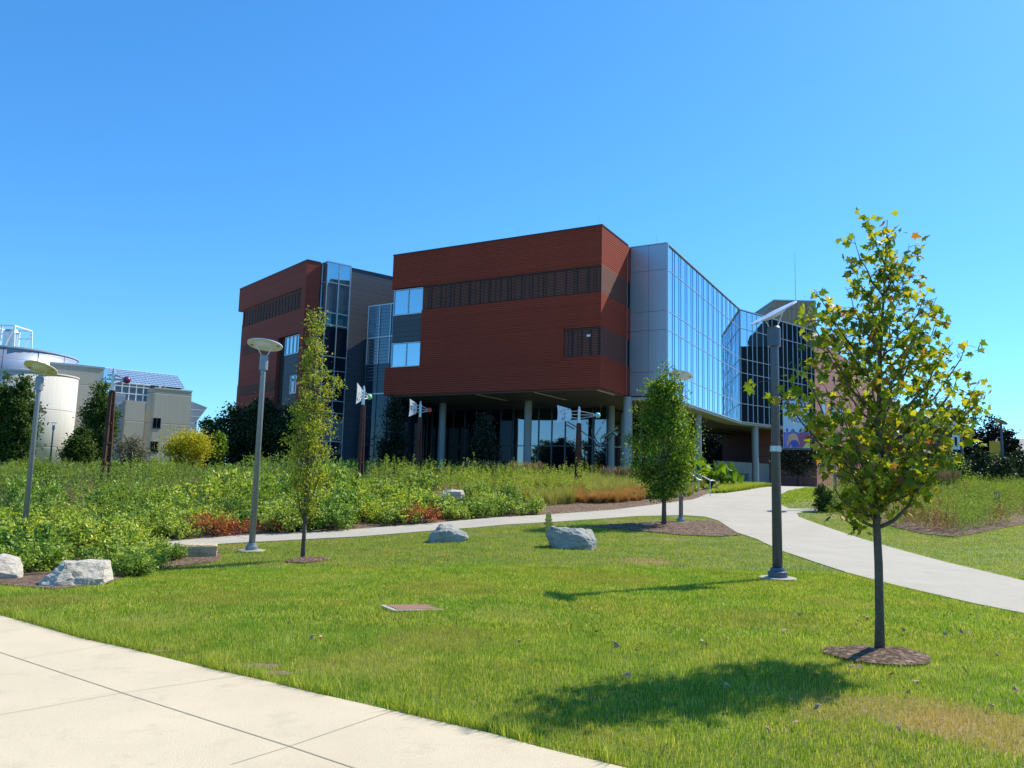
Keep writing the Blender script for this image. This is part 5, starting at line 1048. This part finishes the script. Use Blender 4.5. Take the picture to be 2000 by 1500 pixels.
k = np.where(a2)[0][:2000]; stems('blue_green_perennials', x[k], y[k], hh_a[k]*.95, M_['lf_bluegreen'], 'duller blue green feathery drifts on the left bank', 'plants', rg, 40, .08, .14)
k = np.where(a3)[0][:1500]; stems('lime_perennials', x[k], y[k], hh_a[k]*.95, M_['lf_lime'], 'low yellow green drifts between the tall perennials of the left bank', 'plants', rg, 34, .09, .14)
kB = ~kA & (u_ < 1120+nn*200); k = np.where(kB & (n2 > -.12))[0][:2800]; stems('meadow_plants', x[k], y[k], hgt(x[k], y[k])*.98*hv[k], M_['lf_lime'], 'bright lime green meadow plants before the ground floor glass', 'plants', rg, 34, .09, .12)
k = np.where(kB & (n2 <= -.12))[0][:1200]; stems('meadow_clumps', x[k], y[k], hgt(x[k], y[k])*.98*hv[k], M_['lf_gold'], 'darker green clumps among the lime meadow plants', 'plants', rg, 36, .09, .12)
kC = (u_ >= 1100+nn*200); tufts('prairie_grass', x[kC][:1300], y[kC][:1300], .78*np.ones(kC.sum())[:1300], M_['lf_khaki'], 'khaki green ornamental grasses left of the handrail', 'grass', rg, 70, .016, .14, .6)
x, y = scatter(900, -12, 9.3, 40, 47.2, bank, (), rg); u_, v_ = px_of(x, y); k = (u_ > 560) & (u_ < 1180); stems('upright_stalks', x[k], y[k], 1.0*np.ones(k.sum()), M_['lf_gold'], 'taller dark green stalks rising along the top of the bank', 'plants', rg, 36, .08, .05)
# khaki foreground grasses + orange bluestem near the island bend
Z = G([(1050, 985), (1110, 992), (1240, 984), (1350, 972), (1380, 955), (1385, 940)]); reg = [tuple(np.array(p)+np.array([0, .5])) for p in Z]+[(9.6, 47), (2.5, 40)]
x, y = scatter(4000, 0, 14, 26, 47, reg, (), rg); nn = nz(x, y, .5, 8); uu_ = px_of(x, y)[0]; vv_ = px_of(x, y)[1]; k = (nn > -.12) & ~((uu_ > 1118) & (uu_ < 1262) & (vv_ > 962) & (vv_ < 985)); x1_, y1_ = x[k][:520], y[k][:520]
tufts('fountain_grass', x1_, y1_, .55*np.ones(len(x1_)), M_['lf_khaki'], 'fine arching olive green grass tufts beside the walk', 'grass', rg, 130, .012, .12, .9)
OR = G([(1120, 984), (1200, 984), (1262, 978), (1258, 966), (1190, 963), (1115, 968)]); x, y = scatter(9000, 0, 12, 26, 44, OR, (), rg); x, y = x[:230], y[:230]
tufts('bluestem_grass', x, y, .55*np.ones(len(x)), M_['lf_orange'], 'dry orange tan grass patch in the middle bed', 'grass', rg, 150, .014, .14, 1.2)
# reed grass clumps with plumes
def reed(px, Y_, w_, nst, lab, hh=1.25):
    b = atY(px, 920, Y_); o = empty('reed_grass', (b[0], Y_, float(T(b[0], Y_))), lab, 'ornamental grass', 'feather reed grass clumps'); rg2 = np.random.default_rng(int(px))
    x = (rg2.random(nst)-.5)*w_; yv = (rg2.random(nst)-.5)*.8; H_ = hh*(.85+.25*rg2.random(nst)); ln = rg2.normal(size=nst)*.1+x*.12; V = []; F = []
    mb = MB(); mp_ = MB()
    for i in range(nst):
        q = (x[i]+ln[i], yv[i], H_[i]); mb.tube([(x[i], yv[i], 0), (x[i]+ln[i]*.4, yv[i], H_[i]*.6), q], [.009, .007, .004], 3)
        mp_.tube([(x[i]+ln[i]*.62, yv[i], H_[i]*.70), (x[i]+ln[i]*.8, yv[i], H_[i]*.82), q], [.006, .026, .004], 4)
    mb.build('blade', M_['lf_khaki'], o); mp_.build('plume', M_['lf_plume'], o)
reed(925, 46, 1.5, 70, 'reed grass clump with tan plumes before the pointed evergreen'); reed(960, 46, 1.0, 40, 'small tan plumed grass clump right of the pointed evergreen', 1.2); reed(1012, 45, 1.1, 60, 'reed grass clump at the foot of the second column'); reed(1042, 45, 1.0, 60, 'reed grass clump just right of the second column'); reed(1205, 44, 1.6, 90, 'reed grass clump left of the corner column base', 1.15); reed(1232, 44, 1.6, 90, 'reed grass clump at the corner column base', 1.15); reed(1255, 43, 1.3, 70, 'rightmost reed grass clump behind the small maple', 1.1)
for px, Y_, lab in ((1755, 42, 'tan plumed grass clump behind the big maple trunk'), (1800, 41, 'tan plumed grass clump right of the big maple'), (1830, 40, 'rightmost tan plumed clump in the right bed'), (1700, 42, 'tan plumed clump seen left of the maple trunk')): reed(px, Y_, 2.1, 130, lab, 1.65)
# right bed
RB = BP['right']; strip_ = [(15.5, 33), (30, 33.5), (30, 31), (16.5, 30.5)]
x, y = scatter(26000, 9, 46, 22, 46, RB, (strip_,), rg); u_, v_ = px_of(x, y); nn = nz(x, y, .35, 20)
kr = ((u_+nn*300 < 1840) & (y < 28.5+nn*4)) | (nz(x, y, .8, 61) > .33); k = kr; x1_, y1_ = x[k][:1500], y[k][:1500]; stems('dry_stalks', x1_, y1_, .72*np.ones(len(x1_)), M_['lf_brownred'], 'brown red dried stalks along the front of the right bed', 'plants', rg, 26, .07, .09)
hv2 = 1+.55*nz(x, y, .6, 71)+.25*nz(x, y, 1.6, 73); k = ~kr & (nn > -.12); h1_ = hv2[k][:3600]; x1_, y1_ = x[k][:3600], y[k][:3600]; stems('bed_perennials', x1_, y1_, h1_*np.interp(y1_, [23, 30, 44], [.82, .85, .95]), M_['lf_gold'], 'green upright perennials filling the right planting bed', 'plants', rg, 36, .075, .09)
k = ~kr & (nn <= -.02); x1_, y1_ = x[k][:2200], y[k][:2200]; stems('dry_perennials', x1_, y1_, .82*hv2[k][:2200]*np.ones(len(x1_)), M_['lf_khaki'], 'straw coloured perennials mixed through the right bed', 'plants', rg, 30, .075, .1)
# long bright grass beside the walk
for poly, nm, lab in ((G([(1382, 964), (1416, 963), (1464, 956), (1498, 950.5)])+[(17.5, 50), (13.5, 50), (11.5, 42)], 'daylily_bank', 'bright green strappy leaves beside the walk below the wall'), (isl[3:]+[(27, 60), (24, 48)], 'verge_grass', 'bright green grass tongue between the walk and right bed')):
    x, y = scatter(60000, 8, 30, 34, 60, poly, (), rg); x, y = x[:1500], y[:1500]; tufts(nm, x, y, (.30 if nm[0] == 'd' else .07)*np.ones(len(x)), M_['lf_lime'], lab, 'grass', rg, 34, .022, .12, .8, 2).data.materials[0] = M_['lf_lime' if nm[0] == 'd' else 'blade']
# ---- lawn blades
OUT = [pave_poly, path_poly, BP['rocks'], BP['island'], BP['right'], BP['maple'], BP['slim'], bed_main]+SOILS
def blades(name, x, y, h, w_, lab, rg, seg=2, lean=.5):
    n = len(x); z = T(x, y); a = rg.random(n)*6.283; ph = rg.random(n)*6.283; H_ = h*(.5+.8*rg.random(n)); q = lean*H_*rg.random(n); W_ = w_*(.7+.6*rg.random(n)); lev = []
    for s in range(seg+1):
        t = s/seg
        for sg in (-1, 1):
            if s == seg and sg == 1: continue
            ww = W_*.5*(1-t)**.6*sg; lev.append(np.stack([x+q*t*t*np.cos(a)+ww*np.cos(ph), y+q*t*t*np.sin(a)+ww*np.sin(ph), z+H_*t-.004], -1))
    V = np.stack(lev, 1); kv = V.shape[1]; f = [(0, 1, 3), (0, 3, 2), (2, 3, 4)] if seg == 2 else [(0, 1, 2)]
    F = np.array(f)[None]+(np.arange(n)*kv)[:, None, None]; o = npmesh(name, V.reshape(-1, 3), F.reshape(-1, 3), M_['blade']); return tag(o, lab, 'grass', kind='stuff')
def lawnpts(n, y0, y1):
    X0 = -y1*.80-1; X1 = y1*.80+1; x, y = scatter(n, X0, X1, y0, y1, None, OUT, rg)
    k = ~((np.abs((x-UC[0])*.88+(y-UC[1])*.47) < .33) & (np.abs((y-UC[1])*.88-(x-UC[0])*.47) < .25) & (y > UC[1]-.30)); return x[k], y[k]
x, y = lawnpts(560000, 3.2, 8.6); hN = .055*(1+.35*nz(x[:1], y[:1], 1)[0]); blades('grass', x, y, .043, .0042, 'short green grass of the foreground lawn', rg)
x, y = lawnpts(620000, 8.6, 15); blades('grass', x, y, .04, .0075, 'green grass of the lawn around the boulders', rg)
x, y = lawnpts(420000, 15, 30); blades('grass', x, y, .045, .016, 'green grass of the far lawn strips', rg, 1).data.materials[0] = M_['blade2']
x, y = lawnpts(260000, 30, 62); blades('grass', x, y, .06, .04, 'green grass of the farthest lawn by the buildings', rg, 1).data.materials[0] = M_['blade2']
# ragged taller tufts along the pavement edge and mulch rings
ex = []; 
for a, b in zip(E1[:-1], E1[1:]):
    a = np.array(a); b = np.array(b); n = int(np.hypot(*(b-a))*700); t = rg.random(n); nr = np.array([-(b-a)[1], (b-a)[0]]); nr = nr/np.hypot(*nr); nr = nr if nr[1] > 0 else -nr
    ex.append(a+(b-a)*t[:, None]+nr*(np.abs(rg.normal(size=n))*.10+.005)[:, None])
ex = np.concatenate(ex); kk = nz(ex[:, 0], ex[:, 1], 1.6, 5) > -.12; ex = ex[kk]
eo = blades('edge_grass', ex[:, 0], ex[:, 1], .11, .006, 'brighter ragged grass along the pavement edge', rg, 2, .9); eo.data.materials[0] = M_['lf_lime']
# ---- fallen leaves
lm = []
for s in range(3):
    tv, tf = MAPLE; tv = np.array(tv)*.055; tv[:, 2] = tv[:, 2]*1.5+.02*np.sin(tv[:, 0]*60+s)+.012; me = bpy.data.meshes.new('fallen_leaf'); me.from_pydata([tuple(map(float, v)) for v in tv], [], tf); me.materials.append(M_['deadleaf']); lm.append(me)
known = [(1322, 1227), (1370, 1262), (1420, 1258), (1533, 1240), (1676, 1221), (1770, 1242), (1848, 1246), (1205, 1274), (1255, 1270), (1590, 1330), (1660, 1315), (1675, 1314), (1740, 1327), (1786, 1344), (1780, 1363), (1550, 1425), (1495, 1438), (1752, 1440), (1883, 1319), (1893, 1246), (1875, 1245), (1162, 1243), (1010, 1264), (625, 1252), (612, 1254), (1230, 1330), (1900, 1208), (1852, 1204), (1985, 1357), (1380, 1270), (1600, 1395), (1420, 1350), (1695, 1218), (1950, 1290), (1930, 1390), (1560, 1210), (1300, 1480)]
for i, (px, py) in enumerate(known):
    g = gnd(px, py); o = link('fallen_leaf', lm[i % 3]); o.location = (g[0], g[1], g[2]+.045); o.rotation_euler = (rg.normal()*.5, rg.normal()*.5, rg.random()*6); s_ = .7+.6*rg.random(); o.scale = (s_,)*3
    tag(o, 'curled brown fallen leaf lying on the lawn', 'leaf', 'fallen leaves on the lawn')
